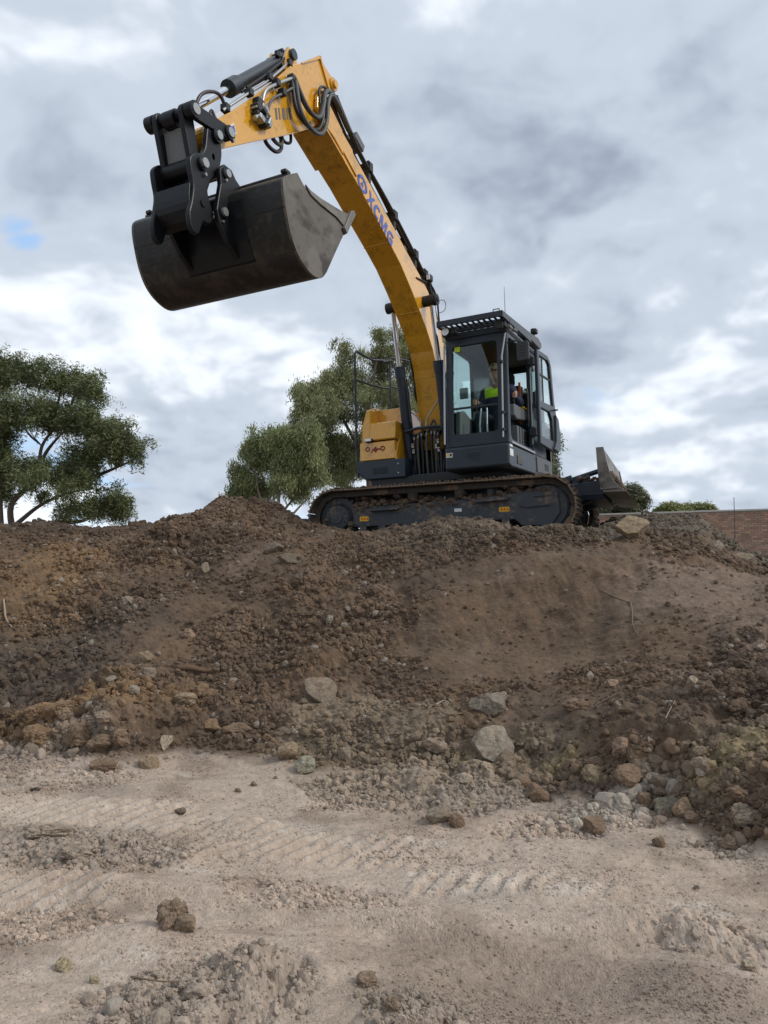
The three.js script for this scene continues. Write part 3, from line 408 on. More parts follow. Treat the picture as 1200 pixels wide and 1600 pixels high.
// ---- house: x forward, y up, z to the machine's right
{
  const deck = part('deck_frame', [bx(-1.25, 0.86, 0.86, 0.965, -1.0, 1.0, 0.015), bx(0.7, 0.8, 0.935, 0.985, -0.30, 0.42, 0.01), ...[BZ - 0.25, BZ + 0.21].map((z) => plate([[-0.45, 0.95], [0.66, 0.95], [0.62, 1.16], [0.34, 1.62], [0.2, 1.72], [0.02, 1.70], [-0.3, 1.3]], z, z + 0.04, 0.01)), pin(0.17, 1.55, BZ - 0.27, BZ + 0.27, 0.06), bx(0.42, 0.62, 0.95, 1.14, BZ - 0.36, BZ - 0.24, 0.02), bx(0.42, 0.62, 0.95, 1.14, BZ + 0.24, BZ + 0.36, 0.02)], M.black);
  deck.userData.label = 'dark deck frame with boom brackets';
  // engine cover and counterweight at the back
  const hood = part('engine_cover', [plateX([[-1.08, 1.2], [1.15, 1.2], [1.15, 1.78], [0.95, 1.95], [-0.9, 1.95], [-1.08, 1.8]], -0.95, -0.62, 0.03), bx(-0.66, 0.02, 0.97, 1.74, -0.26, 0.6, 0.03)], M.yellow);
  sub(hood, 'exhaust_pipe', [rod([-0.75, 1.9, 0.6], [-0.75, 2.15, 0.6], 0.05, 0.05)], M.black);
  const cw = []; for (let k = 0; k <= 12; k++) { const a = rad(-58 + 116 * k / 12); cw.push([-0.05 - 1.4 * Math.cos(a), 1.4 * Math.sin(a)]); }
  part('counterweight', [plateY([[-0.9, -1.17], ...cw, [-0.9, 1.17]].map((p) => [p[0], p[1]]), 0.95, 1.72, 0.05)], M.slate);
  // the yellow side housing to the right of the boom
  const hs = part('side_housing', [bx(-0.62, 0.60, 1.235, 2.015, 0.595, 1.0, 0.015), plateX([[0.965, 1.235], [1.195, 1.235], [1.215, 1.30], [1.215, 1.72], [1.10, 2.025], [0.965, 2.025]], -0.62, 0.72, 0.015), plateX([[0.975, 1.24], [1.13, 1.24], [1.15, 1.72], [1.06, 1.98], [0.975, 1.98]], 0.7, 0.86, 0.03)], M.yellow); hs.userData.label = 'yellow side housing with stepped front';
  sub(hs, 'tool_box', [plate([[0.55, 1.53], [0.89, 1.515], [0.905, 1.53], [0.88, 1.755], [0.86, 1.775], [0.55, 1.775]], 0.58, 0.985, 0.010)], M.yellow); sub(hs, 'lower_panel', [bx(0.55, 0.885, 1.235, 1.495, 0.60, 1.16, 0.012)], M.yellow);
  sub(hs, 'inner_panel', [plate([[-0.3, 1.235], [0.885, 1.215], [0.89, 1.30], [0.62, 1.775], [0.6, 2.02], [-0.3, 2.02]], 0.575, 0.6, 0.006)], M.yellow);
  sub(hs, 'panel_seam', [bar([[0.735, 2.02, 1.075], [0.735, 1.74, 1.205]], 0.006)], M.black);
  const lamp = sub(hs, 'work_lamp', [bx(0.86, 0.94, 1.495, 1.545, 0.93, 1.06, 0.02)], M.plasticDark); sub(hs, 'lamp_lens', [bx(0.935, 0.95, 1.502, 1.54, 0.945, 1.045, 0.01)], M.lens);
  const ring = (z, y) => { const g = new THREE.TorusGeometry(0.028, 0.0085, 6, 20); g.rotateY(Math.PI / 2); g.translate(0.888, y, z); return g; };
  sub(hs, 'red_marking', [ring(1.03, 1.40), plateX([[0.985, 1.345], [0.965, 1.345], [0.935, 1.39], [0.945, 1.40]], 0.884, 0.89, 0), plateX([[0.955, 1.385], [0.90, 1.43], [0.865, 1.385], [0.90, 1.34]], 0.884, 0.89, 0), plateX([[0.88, 1.375], [0.82, 1.375], [0.82, 1.40], [0.88, 1.40]], 0.884, 0.889, 0), ring(0.79, 1.395)], M.red, 'red printed marking');
  sub(hs, 'side_marking', [bx(0.60, 0.66, 1.33, 1.44, 1.213, 1.2185, 0.001)], M.black); 
  const sk = part('front_skirt', [plateX([[0.44, 0.955], [1.06, 0.955], [1.2, 1.07], [1.215, 1.225], [0.44, 1.225]], -0.6, 0.905, 0.015)], M.navy); sk.userData.label = 'dark lower skirt under the yellow housing';
  for (let k = 0; k < 5; k++) sub(sk, 'vent_slot', [bx(0.902, 0.912, 1.03 + k * 0.019, 1.038 + k * 0.019, 0.70 + (k % 2) * 0.012, 0.95 - (k % 2) * 0.012, 0.003)], M.black);
  for (const y of [1.02, 1.15]) sub(sk, 'bolt', [rod([0.9, y, 0.54], [0.916, y, 0.54], 0.012, 0.012, 6)], M.zinc);
  // hand rail
  const hr = part('hand_rail', [...bar([[0.86, 1.0, 1.205], [0.88, 1.6, 1.215], [0.90, 2.82, 1.20], [0.86, 2.87, 1.195], [0.51, 2.81, 1.11], [0.25, 2.84, 0.955]], 0.017), ...bar([[0.895, 2.44, 1.205], [0.60, 2.42, 1.12], [0.40, 2.40, 1.02], [0.26, 2.41, 0.955]], 0.015), ...bar([[0.25, 2.0, 0.95], [0.25, 2.86, 0.95], [0.23, 2.885, 0.935], [0.05, 2.88, 0.80], [-0.3, 2.88, 0.72], [-0.3, 1.95, 0.72]], 0.016), ...bar([[0.25, 2.44, 0.95], [0.05, 2.42, 0.80], [-0.3, 2.42, 0.72]], 0.014)], M.navy); hr.userData.label = 'dark tubular hand rail';
  for (const [a, b, r] of [[[0.36, 2.80, 1.015], [0.23, 2.845, 0.94], 0.028], [[0.876, 1.44, 1.213], [0.88, 1.54, 1.215], 0.028], [[0.895, 2.5, 1.205], [0.897, 2.58, 1.204], 0.022], [[0.25, 2.22, 0.95], [0.25, 2.30, 0.95], 0.023]]) sub(hr, 'rail_clamp', [rod(a, b, r, r, 10)], M.plasticDark);
  sub(hr, 'rail_mirror', [plateX(rr(0.70, 0.84, 2.14, 2.40, 0.05), 0.05, 0.1, 0.015)], M.plasticGrey);
  // hoses and guards between the housing and the cab
  const guard = part('hose_guard', bar([[0.75, 1.62, 0.50], [0.75, 1.65, 0.30], [0.75, 1.65, 0.02], [0.70, 1.62, -0.12]], 0.022), M.navy);
  sub(guard, 'guard_sill', [...bar([[0.74, 0.98, -0.045], [0.74, 1.30, -0.045]], 0.018), bx(0.70, 0.80, 0.93, 0.99, -0.20, 0.40, 0.01)], M.navy);
  sub(guard, 'bent_pipe', bar([[0.66, 2.02, 0.55], [0.62, 1.80, 0.31], [0.64, 1.66, 0.30]], 0.010), M.steel); sub(guard, 'bent_pipe', bar([[0.64, 2.06, 0.01], [0.62, 1.78, 0.22], [0.64, 1.66, 0.22]], 0.010), M.steel);
  [[0.41, 1.5, 1.0], [0.35, 1.52, 0.97], [0.295, 1.545, 0.95], [0.215, 1.545, 0.93], [0.14, 1.56, 0.95], [0.09, 1.55, 0.97], [0.04, 1.54, 0.98]].forEach(([z, y, y0], k) => {
    const h = sub(guard, 'hydraulic_hose', [tube([[0.35, y + 0.02, z], [0.55, y + 0.10, z], [0.63, y, z], [0.62, (y + y0) / 2, z + 0.012 * Math.sin(k * 2.3)], [0.58, y0, z], [0.45, 0.9, z]], 0.02, 6)], k % 2 ? M.hoseGrey : M.rubber);
    sub(guard, 'hose_fitting', [rod([0.632, y - 0.03, z], [0.632, y + 0.05, z], 0.016, 0.016, 8)], M.zinc);
  });
  for (const [z, y] of [[0.42, 1.42], [0.41, 1.34], [0.03, 1.45], [0.055, 1.38], [0.02, 1.33]]) sub(guard, 'fitting', [bx(0.64, 0.675, y - 0.03, y + 0.035, z - 0.018, z + 0.018, 0.006), rod([0.66, y, z], [0.69, y + 0.02, z - 0.01], 0.01, 0.01, 6)], M.zinc);
  sub(guard, 'red_hose', [tube([[0.66, 1.64, 0.15], [0.62, 1.76, 0.115], [0.62, 1.72, 0.075], [0.64, 1.60, 0.05], [0.6, 1.5, 0.05]], 0.016)], M.purple);
  sub(guard, 'valve_block', [bx(-0.1, 0.3, 0.98, 1.25, BZ - 0.16, BZ + 0.16, 0.02)], M.plasticDark);
}
// ---- cab
{
  const ZL = -1.17, ZR = -0.32, XF = 1.215, T = 0.055;
  const lean = (g) => { g.rotateZ(rad(2.6)); return g; };     // windscreen leans back a little
  const front = plateX([[ZL, 1.235], [ZR, 1.235], [ZR, 2.70], [ZL, 2.70]], 0, T, 0.012, [rr(-1.045, -0.392, 1.39, 2.615, 0.07)]);
  const leanFront = (g, dx = 0) => { g.translate(0, -1.235, 0); lean(g); g.translate(XF - T + dx, 1.235, 0); return g; };
  leanFront(front);
  const left = plate([[-0.55, 1.235], [1.2, 1.235], [1.15, 2.70], [-0.55, 2.70]], ZL, ZL + T, 0.012, [rr(0.13, 1.115, 1.30, 2.64, 0.09), rr(-0.5, 0.04, 1.75, 2.62, 0.07)]);
  const right = plate([[-0.55, 1.235], [1.2, 1.235], [1.15, 2.70], [-0.55, 2.70]], ZR - T, ZR, 0.012, [rr(0.25, 1.09, 1.75, 2.62, 0.07)]);
  const rear = plateX([[ZL, 1.235], [ZR, 1.235], [ZR, 2.70], [ZL, 2.70]], -0.6, -0.55, 0.012, [rr(-1.08, -0.4, 2.25, 2.6, 0.07)]);
  const cab = part('cab', [front, left, right, rear, bx(-0.6, 1.17, 2.695, 2.79, ZL - 0.01, ZR + 0.01, 0.035), bx(-0.6, 1.19, 1.2, 1.25, ZL + 0.01, ZR - 0.01, 0.01)], M.slate); cab.userData.label = 'dark grey operator cab with its door open';
  const pane = (z0, z1, y0, y1, dx) => leanFront(plateX([[z0, y0], [z1, y0], [z1, y1], [z0, y1]], 0, 0.006, 0), dx);
  sub(cab, 'windscreen', [pane(-1.05, -0.387, 1.765, 2.62, 0.022)], M.glass); sub(cab, 'lower_windscreen', [pane(-1.05, -0.387, 1.385, 1.75, 0.022)], M.glass);
  sub(cab, 'windscreen_bar', [leanFront(plateX([[-1.05, 1.745], [-0.387, 1.745], [-0.387, 1.772], [-1.05, 1.772]], 0, 0.02, 0.003), 0.018)], M.plasticDark);
  sub(cab, 'sticker', [pane(-0.52, -0.44, 2.53, 2.60, 0.032)], std({ color: lin(0.5, 0.6, 0.02), roughness: 0.5 }), 'yellow-green sticker at the top of the windscreen');
  sub(cab, 'side_window', [plate([[-0.52, 1.73], [0.06, 1.73], [0.06, 2.64], [-0.52, 2.64]], ZL + 0.024, ZL + 0.030, 0)], M.glass); sub(cab, 'side_window', [plate([[0.23, 1.73], [1.11, 1.73], [1.11, 2.64], [0.23, 2.64]], ZR - 0.03, ZR - 0.024, 0)], M.glass); sub(cab, 'rear_window', [plateX([[-1.1, 2.23], [-0.38, 2.23], [-0.38, 2.62], [-1.1, 2.62]], -0.578, -0.572, 0)], M.glass);
  // base under the cab
  const base = part('cab_base', [plate([[-0.84, 0.985], [-0.5, 0.955], [1.17, 0.925], [1.25, 0.945], [1.262, 0.965], [1.262, 1.20], [1.25, 1.228], [-0.84, 1.245]], ZL - 0.008, ZR + 0.012, 0.022)], M.slate);
  for (let r = 0; r < 4; r++) for (let c = 0; c < 3; c++) if (r || c) sub(base, 'vent_slot', [bx(1.258, 1.268, 1.045 + r * 0.027, 1.055 + r * 0.027, -0.66 - c * 0.062, -0.61 - c * 0.062, 0.003)], M.black);
  sub(base, 'sticker', [bx(1.26, 1.264, 1.105, 1.165, -0.415, -0.325, 0.001)], M.white, 'white warning label'); sub(base, 'sticker_print', [bx(1.2645, 1.2655, 1.115, 1.155, -0.365, -0.335, 0.0004)], M.sign); sub(base, 'sticker_print', [bx(1.2645, 1.2655, 1.12, 1.155, -0.405, -0.375, 0.0004)], M.black);
  const zs = ZL - 0.0085; sub(base, 'sticker', [bx(1.09, 1.23, 1.07, 1.16, zs - 0.003, zs + 0.001, 0.001)], M.white, 'white square label'); sub(base, 'sticker', [bx(1.11, 1.23, 1.185, 1.215, zs - 0.003, zs + 0.001, 0.001)], M.white);
  sub(base, 'hatch', [plate(rr(0.70, 0.92, 1.0, 1.12, 0.02), zs - 0.008, zs + 0.004, 0.003)], M.frame); sub(base, 'side_cover', [plate([[-0.84, 1.03], [-0.02, 0.99], [0.0, 1.21], [-0.84, 1.225]], zs - 0.012, zs + 0.004, 0.004)], M.plasticGrey);
  for (let k = 0; k < 6; k++) sub(base, 'vent_slot', [bx(-0.62, -0.40, 1.06 + k * 0.017, 1.068 + k * 0.017, zs - 0.016, zs - 0.01, 0.002)], M.black);
  sub(base, 'door_sill', [bx(0.1, 1.16, 1.228, 1.262, ZL - 0.03, ZL + 0.04, 0.006)], M.steel);
  // chrome tube at the front corner, drain pipe on the other
  sub(cab, 'corner_tube', bar([[1.20, 2.66, -1.165], [1.235, 2.36, -1.12], [1.268, 1.30, -1.11]], 0.012), M.zinc); sub(cab, 'corner_tube', bar([[1.19, 2.62, -0.315], [1.27, 1.28, -0.315]], 0.014), M.steel);
  for (const y of [1.40, 1.62, 2.28]) sub(cab, 'tube_clip', [bx(1.215, 1.285, y - 0.018, y + 0.018, -1.135, -1.09, 0.006)], M.plasticDark);
  sub(cab, 'wiper', bar([[1.235, 1.45, -0.42], [1.215, 2.0, -0.43], [1.19, 2.5, -0.44]], 0.007), M.plasticDark);
  // roof guard with slats
  const gz0 = -1.225, gz1 = -0.325, gx = 1.47;
  const rg = part('roof_guard', [bx(gx - 0.035, gx, 2.80, 2.875, gz0, gz1, 0.008), plate([[0.2, 2.80], [gx, 2.795], [gx, 2.87], [0.2, 2.93]], gz0, gz0 + 0.03, 0.006), plate([[0.2, 2.80], [gx, 2.795], [gx, 2.87], [0.2, 2.93]], gz1 - 0.03, gz1, 0.006), bx(1.14, 1.18, 2.79, 2.87, gz0, gz1, 0.006), bx(0.17, 0.21, 2.79, 2.93, gz0, gz1, 0.006), bx(1.1, 1.3, 2.72, 2.79, -0.36, -0.33, 0.006)], M.slate); rg.userData.label = 'roof guard with open slats over the windscreen';
  const slat = shade(new THREE.Mesh(merge([bx(1.17, gx - 0.03, -0.006, 0.006, -0.016, 0.016, 0.003)]), M.slate)); slat.name = 'slat';
  for (let k = 0; k < 11; k++) again(rg, 'slat', slat, (m) => { m.position.set(0, 2.838, gz0 + 0.075 + k * 0.075); });
  const slatR = shade(new THREE.Mesh(merge([bx(0.2, 1.15, -0.02, 0.02, -0.006, 0.006, 0.003)]), M.slate)); for (let k = 0; k < 9; k++) again(rg, 'slat', slatR, (m) => { m.position.set(0, 2.85, gz0 + 0.09 + k * 0.09); });
  sub(rg, 'rear_lamp_box', [plate([[0.2, 2.93], [0.2, 2.84], [-0.30, 2.82], [-0.38, 2.86], [-0.38, 2.93], [-0.2, 2.97]], gz0, gz0 + 0.12, 0.012)], M.plasticGrey);
  sub(rg, 'work_lamp', [rod([1.30, 2.755, -0.41], [1.38, 2.75, -0.41], 0.045, 0.055), bx(1.26, 1.36, 2.72, 2.80, -0.55, -0.47, 0.01)], M.plasticDark); sub(rg, 'lamp_lens', [rod([1.378, 2.75, -0.41], [1.386, 2.75, -0.41], 0.05, 0.05)], M.lens); sub(rg, 'work_lamp', [rod([1.26, 2.745, -1.13], [1.36, 2.74, -1.13], 0.05, 0.055), bx(1.2, 1.3, 2.72, 2.82, -1.2, -1.08, 0.012)], M.plasticDark);
  sub(rg, 'camera_unit', [bx(-0.16, -0.06, 3.0, 3.075, -1.24, -1.15, 0.018), rod([-0.1, 2.93, -1.19], [-0.1, 3.01, -1.19], 0.015, 0.015), rod([-0.05, 3.04, -1.195], [-0.03, 3.04, -1.195], 0.026, 0.026)], M.plasticDark);
  sub(rg, 'aerial', [rod([1.28, 2.86, -1.20], [1.28, 3.24, -1.20], 0.0045, 0.0022, 6), rod([1.28, 2.85, -1.20], [1.28, 2.90, -1.20], 0.012, 0.007, 8)], M.black);
  sub(rg, 'guard_bracket', bar([[gx - 0.01, 2.87, -1.18], [gx - 0.01, 2.90, -1.18], [gx - 0.01, 2.90, -1.10], [gx - 0.01, 2.87, -1.10]], 0.006), M.black);
  for (const [x, y] of [[1.17, 2.75], [1.12, 2.745], [0.98, 2.765], [0.90, 2.77]]) sub(rg, 'bolt', [rod([x, y, -1.17], [x, y, -1.235], 0.017, 0.017, 8)], M.zinc);
  // gutter strip over the door
  sub(cab, 'gutter_strip', bar([[1.15, 2.735, -1.182], [0.15, 2.745, -1.182], [-0.35, 2.74, -1.182], [-0.5, 2.68, -1.182]], 0.011), M.steel);
  // mirror in front of the door
  const mi = part('wing_mirror', [plateX(rr(-1.435, -1.265, 2.30, 2.555, 0.035), 1.04, 1.09, 0.014)], M.mirrorBack); sub(mi, 'mirror_glass', [plateX(rr(-1.42, -1.28, 2.315, 2.54, 0.028), 1.034, 1.038, 0)], M.mirror); sub(mi, 'mirror_arm', bar([[1.12, 2.55, -1.15], [1.10, 2.575, -1.24], [1.075, 2.56, -1.32], [1.07, 2.50, -1.34]], 0.009), M.black);
  for (let k = 0; k < 4; k++) sub(mi, 'rib', [bx(1.088, 1.095, 2.36 + k * 0.04, 2.372 + k * 0.04, -1.375 - (k % 2) * 0.01, -1.325, 0.002)], M.plasticDark);
  // the open door, folded back along the side
  const za = -1.30, zb = -1.25;
  const outline = [[0.17, 1.36], [-0.72, 1.34], [-0.86, 1.40], [-0.90, 1.55], [-0.80, 1.90], [-0.70, 2.10], [-0.60, 2.62], [-0.52, 2.70], [-0.40, 2.74], [0.17, 2.70]];
  const door = part('cab_door', [plate(outline, za, zb, 0.012, [[[0.07, 1.98], [0.07, 2.63], [-0.40, 2.665], [-0.50, 2.62], [-0.62, 2.03]], [[0.08, 1.48], [0.08, 1.88], [-0.40, 1.90], [-0.52, 1.80], [-0.58, 1.5]]]), plate([[-0.5, 1.37], [-0.73, 1.345], [-0.86, 1.41], [-0.89, 1.55], [-0.80, 1.86], [-0.66, 1.90], [-0.63, 1.5]], za - 0.03, za + 0.01, 0.012)], M.slate); door.userData.label = 'cab door swung fully open';
  sub(door, 'door_window', [plate([[0.08, 1.97], [0.08, 2.64], [-0.40, 2.675], [-0.52, 2.63], [-0.64, 2.02]], -1.278, -1.272, 0)], M.glass); sub(door, 'lower_door_window', [plate([[0.09, 1.47], [0.09, 1.89], [-0.40, 1.91], [-0.54, 1.81], [-0.60, 1.49]], -1.278, -1.272, 0)], M.glass);
  sub(door, 'window_bar', [bx(-0.155, -0.13, 1.98, 2.65, -1.285, -1.262, 0.004), plate([[0.07, 2.36], [-0.55, 2.39], [-0.55, 2.42], [0.07, 2.39]], -1.286, -1.264, 0.003)], M.plasticDark); sub(door, 'door_handle', bar([[-0.66, 1.98, -1.31], [-0.68, 1.98, -1.345], [-0.55, 1.95, -1.345], [-0.55, 1.95, -1.31]], 0.012), M.black);
  sub(door, 'hinge', [rod([0.19, 1.45, -1.21], [0.19, 1.60, -1.21], 0.022), rod([0.19, 2.45, -1.21], [0.19, 2.60, -1.21], 0.022), bx(0.13, 0.22, 1.47, 1.58, -1.26, -1.16, 0.01), bx(0.13, 0.22, 2.47, 2.58, -1.26, -1.16, 0.01)], M.plasticDark);
  const grab = part('grab_handle', bar([[0.26, 1.62, -1.13], [0.28, 1.60, -1.16], [0.30, 1.68, -1.175], [0.30, 2.05, -1.175], [0.28, 2.12, -1.16], [0.24, 2.12, -1.13]], 0.013), M.black);
  // inside
  const seat = part('operator_seat', [plateX(rr(-0.98, -0.52, 1.55, 1.68, 0.05), -0.05, 0.45, 0.03), plate([[-0.12, 1.62], [0.02, 1.62], [-0.1, 2.28], [-0.2, 2.28]], -0.98, -0.52, 0.04), bx(-0.22, -0.12, 2.3, 2.48, -0.86, -0.64, 0.04), bx(-0.05, 0.4, 1.25, 1.56, -0.95, -0.55, 0.02)], M.seat);
  const con = part('control_console', [plate([[0.02, 1.72], [0.55, 1.66], [0.66, 1.70], [0.66, 1.84], [0.60, 1.86], [0.02, 1.86]], -1.09, -0.99, 0.02), plate([[0.02, 1.66], [0.45, 1.62], [0.55, 1.72], [0.50, 1.84], [0.02, 1.84]], -0.54, -0.44, 0.02)], M.plasticGrey);
  sub(con, 'console_cap', [bx(0.03, 0.20, 1.87, 1.90, -1.09, -1.02, 0.01)], M.sign, 'yellow armrest cap'); sub(con, 'joystick', [rod([0.52, 1.84, -1.045], [0.55, 1.97, -1.05], 0.014, 0.014), rod([0.55, 1.95, -1.05], [0.565, 2.05, -1.055], 0.026, 0.022)], M.black); sub(con, 'joystick', [rod([0.48, 1.82, -0.49], [0.5, 1.95, -0.5], 0.014, 0.014), rod([0.5, 1.93, -0.5], [0.51, 2.03, -0.5], 0.026, 0.022)], M.black);
  const lb = part('louvre_box', [bx(0.05, 0.52, 1.255, 1.58, -1.08, -0.98, 0.012)], M.plasticGrey); for (let k = 0; k < 6; k++) sub(lb, 'louvre', [bx(0.08, 0.24, 1.30 + k * 0.044, 1.322 + k * 0.044, -1.086, -1.078, 0.003)], M.black); sub(lb, 'rib', [bx(0.30, 0.33, 1.27, 1.57, -1.088, -1.078, 0.003), bx(0.42, 0.45, 1.27, 1.57, -1.088, -1.078, 0.003)], M.plasticDark);
  const tl = part('travel_levers', [...bar([[0.95, 1.25, -0.80], [0.97, 1.55, -0.80], [0.92, 1.78, -0.79]], 0.013), ...bar([[0.95, 1.25, -0.70], [0.97, 1.55, -0.70], [0.92, 1.78, -0.71]], 0.013), bx(0.88, 1.05, 1.255, 1.285, -0.86, -0.76, 0.008), bx(0.88, 1.05, 1.255, 1.285, -0.74, -0.64, 0.008)], M.steel);
  part('dash_panel', [plate([[0.6, 1.255], [1.08, 1.255], [1.06, 1.74], [0.9, 1.78], [0.6, 1.7]], -0.47, -0.39, 0.02), bx(0.86, 0.90, 1.95, 2.1, -0.52, -0.40, 0.015)], M.plasticGrey); 
  part('cab_lining', [bx(-0.53, 1.1, 2.665, 2.69, -1.1, -0.385, 0.004), bx(-0.545, -0.53, 1.26, 2.23, -1.1, -0.385, 0.003), bx(-0.5, 1.1, 1.26, 1.73, -0.378, -0.372, 0.002)], M.plasticDark); sub(seat, 'seat_belt', [bx(-0.02, 0.0, 1.7, 2.3, -0.99, -0.96, 0.004)], M.orange);
  sub(cab, 'door_post', [bx(0.06, 0.13, 1.26, 2.66, -1.185, -1.165, 0.004)], M.slate); sub(cab, 'door_seal', bar([[0.145, 1.36, -1.18], [0.145, 2.55, -1.18]], 0.012), M.zinc);
}
// ---- boom, arm, linkage, bucket: all in the vertical plane z = BZ
{
  const lo = [[0.02, 1.62], [0.16, 1.40], [0.34, 1.40], [0.47, 1.70], [0.52, 1.95], [0.58, 2.25], [0.645, 2.50], [0.76, 2.73], [0.92, 2.92], [1.12, 3.11], [1.46, 3.39], [1.77, 3.615], [2.1, 3.785], [2.6, 4.02], [2.95, 4.19], [3.30, 4.33]];
  const up = [[3.44, 4.70], [3.11, 4.555], [2.44, 4.262], [1.95, 4.045], [1.59, 3.88], [1.2, 3.71], [0.89, 3.56], [0.64, 3.37], [0.44, 3.13], [0.28, 2.80], [0.17, 2.45], [0.08, 2.05], [0.0, 1.75]];
  const nose = [[3.46, 4.46], [3.60, 4.52], [3.74, 4.53], [3.81, 4.60], [3.80, 4.70], [3.72, 4.77], [3.60, 4.77]];
  const boom = part('boom', [plate([...lo, ...nose, ...up], BZ - 0.18, BZ + 0.18, 0.010), ...[-1, 1].map((s) => plate([[3.28, 4.34], [3.48, 4.44], [3.76, 4.50], [3.84, 4.60], [3.83, 4.72], [3.74, 4.80], [3.58, 4.78], [3.30, 4.62]], BZ + s * 0.19 - 0.016, BZ + s * 0.19 + 0.016, 0.006)), plate([[3.24, 4.275], [3.7, 4.47], [3.7, 4.50], [3.24, 4.305]], BZ - 0.2, BZ + 0.2, 0.005)], M.yellow); boom.userData.label = 'curved yellow boom';
  sub(boom, 'pivot_pin', [pin(3.70, 4.64, BZ - 0.235, BZ + 0.235, 0.055), pin(3.70, 4.64, BZ - 0.215, BZ + 0.215, 0.085)], M.hitch);
  sub(boom, 'weld_seam', [plate([[0.49, 2.0], [0.555, 2.25], [0.555, 2.262], [0.545, 2.258], [0.53, 2.2]], BZ - 0.18, BZ + 0.18, 0), rod([0.615, 2.40, BZ - 0.181], [0.615, 2.40, BZ + 0.181], 0.008, 0.008, 6), rod([2.10, 3.782, BZ - 0.181], [2.10, 3.782, BZ + 0.181], 0.006, 0.006, 6), rod([1.19, 3.165, BZ - 0.181], [1.19, 3.165, BZ + 0.181], 0.006, 0.006, 6)], M.yellow);
  sub(boom, 'cylinder_boss', [pin(1.04, 3.34, BZ - 0.385, BZ + 0.385, 0.075, 24), pin(1.04, 3.34, BZ - 0.40, BZ + 0.40, 0.035)], M.black);
  sub(boom, 'side_pad', [plate([[2.95, 4.24], [3.28, 4.40], [3.30, 4.62], [3.05, 4.52]], BZ - 0.196, BZ - 0.18, 0.004)], M.yellow);
  // blue lettering on the side of the boom
  const font = await new FontLoader().loadAsync('fonts/droid/droid_sans_bold.typeface.json');
  const word = new TextGeometry('XCMG', { font, size: 0.19, depth: 0.002, curveSegments: 3, bevelEnabled: true, bevelThickness: 0.0005, bevelSize: 0.003, bevelSegments: 1 }); word.computeBoundingBox(); const wb = word.boundingBox; word.translate(-wb.min.x, -wb.min.y, 0); word.scale(0.74 / (wb.max.x - wb.min.x), 0.18 / (wb.max.y - wb.min.y), 1);
  const place = (g) => { g.rotateY(Math.PI); g.rotateZ(rad(27.3)); g.translate(2.745, 4.105, BZ - 0.183); return g; };
  const ringPts = (r0, r1) => [Array.from({ length: 25 }, (_, k) => [-0.10 + r1 * 1.25 * Math.cos(k * 0.2618), 0.085 + r1 * Math.sin(k * 0.2618)]).slice(0, 24), [Array.from({ length: 24 }, (_, k) => [-0.10 + r0 * 1.25 * Math.cos(-k * 0.2618), 0.085 + r0 * Math.sin(-k * 0.2618)])]];
  const [ro, ri] = ringPts(0.062, 0.098); const emb = [plate(ro, 0, 0.003, 0, ri), plate([[-0.10, 0.135], [-0.135, 0.06], [-0.065, 0.06]], 0, 0.003, 0), plate([[-0.235, 0.085], [-0.19, 0.125], [-0.19, 0.05]], 0, 0.003, 0), plate([[0.035, 0.085], [-0.005, 0.125], [-0.005, 0.05]], 0, 0.003, 0)];
  word.translate(0.055, 0, 0); sub(boom, 'lettering', [place(word)], M.blue, 'blue maker lettering'); sub(boom, 'emblem', emb.map((g) => { g.translate(0.0, 0, 0); return place(g); }), M.blue, 'blue round emblem');
  // pipes along the top, clamps, valve block
  const path = [[3.34, 5.02], [3.23, 4.94], [2.96, 4.76], [2.72, 4.60], [2.19, 4.36], [1.71, 4.14], [1.19, 3.91], [0.86, 3.74], [0.70, 3.56], [0.55, 3.30], [0.38, 2.95]];
  [[-0.155, 0, 0.024], [-0.115, 0.035, 0.024], [-0.06, 0.0, 0.026], [-0.01, 0.04, 0.022], [0.06, 0.01, 0.026], [0.12, 0.03, 0.022]].forEach(([dz, dy, r], k) => sub(boom, 'hydraulic_pipe', [tube(path.map((p, i) => [p[0] + dy * 0.4, p[1] + dy + 0.012 * Math.sin(i * 1.7 + k), BZ + dz + 0.01 * Math.sin(i + k * 2)]), r, 6)], k % 3 === 2 ? M.purple : M.rubber));
  [[2.55, 4.54], [1.86, 4.22], [1.22, 3.935], [0.9, 3.77]].forEach(([x, y]) => sub(boom, 'pipe_clamp', [bx(x - 0.04, x + 0.04, y - 0.05, y + 0.07, BZ - 0.19, BZ + 0.16, 0.01), bx(x - 0.03, x + 0.03, y - 0.17, y - 0.04, BZ - 0.16, BZ - 0.12, 0.005), bx(x - 0.02, x + 0.02, y + 0.06, y + 0.10, BZ - 0.16, BZ - 0.13, 0.004)], M.plasticDark));
  sub(boom, 'valve_block', [bx(-0.11, 0.11, -0.05, 0.055, BZ - 0.14, BZ + 0.02, 0.012), bx(-0.08, -0.05, 0.05, 0.085, BZ - 0.12, BZ - 0.09, 0.004), bx(0.0, 0.03, 0.05, 0.085, BZ - 0.12, BZ - 0.09, 0.004), bx(0.06, 0.09, 0.05, 0.08, BZ - 0.05, BZ - 0.02, 0.004)].map((g) => { g.rotateZ(rad(24)); g.translate(2.74, 4.79, 0); return g; }), M.plasticGrey);
  sub(boom, 'work_lamp', [bx(0.86, 0.96, 3.66, 3.76, BZ - 0.26, BZ - 0.19, 0.02)], M.plasticDark); sub(boom, 'lamp_lens', [bx(0.955, 0.97, 3.675, 3.745, BZ - 0.25, BZ - 0.20, 0.01)], M.lens); sub(boom, 'lamp_bracket', bar([[1.28, 3.60, BZ - 0.185], [0.95, 3.64, BZ - 0.20]], 0.012), M.rubber);
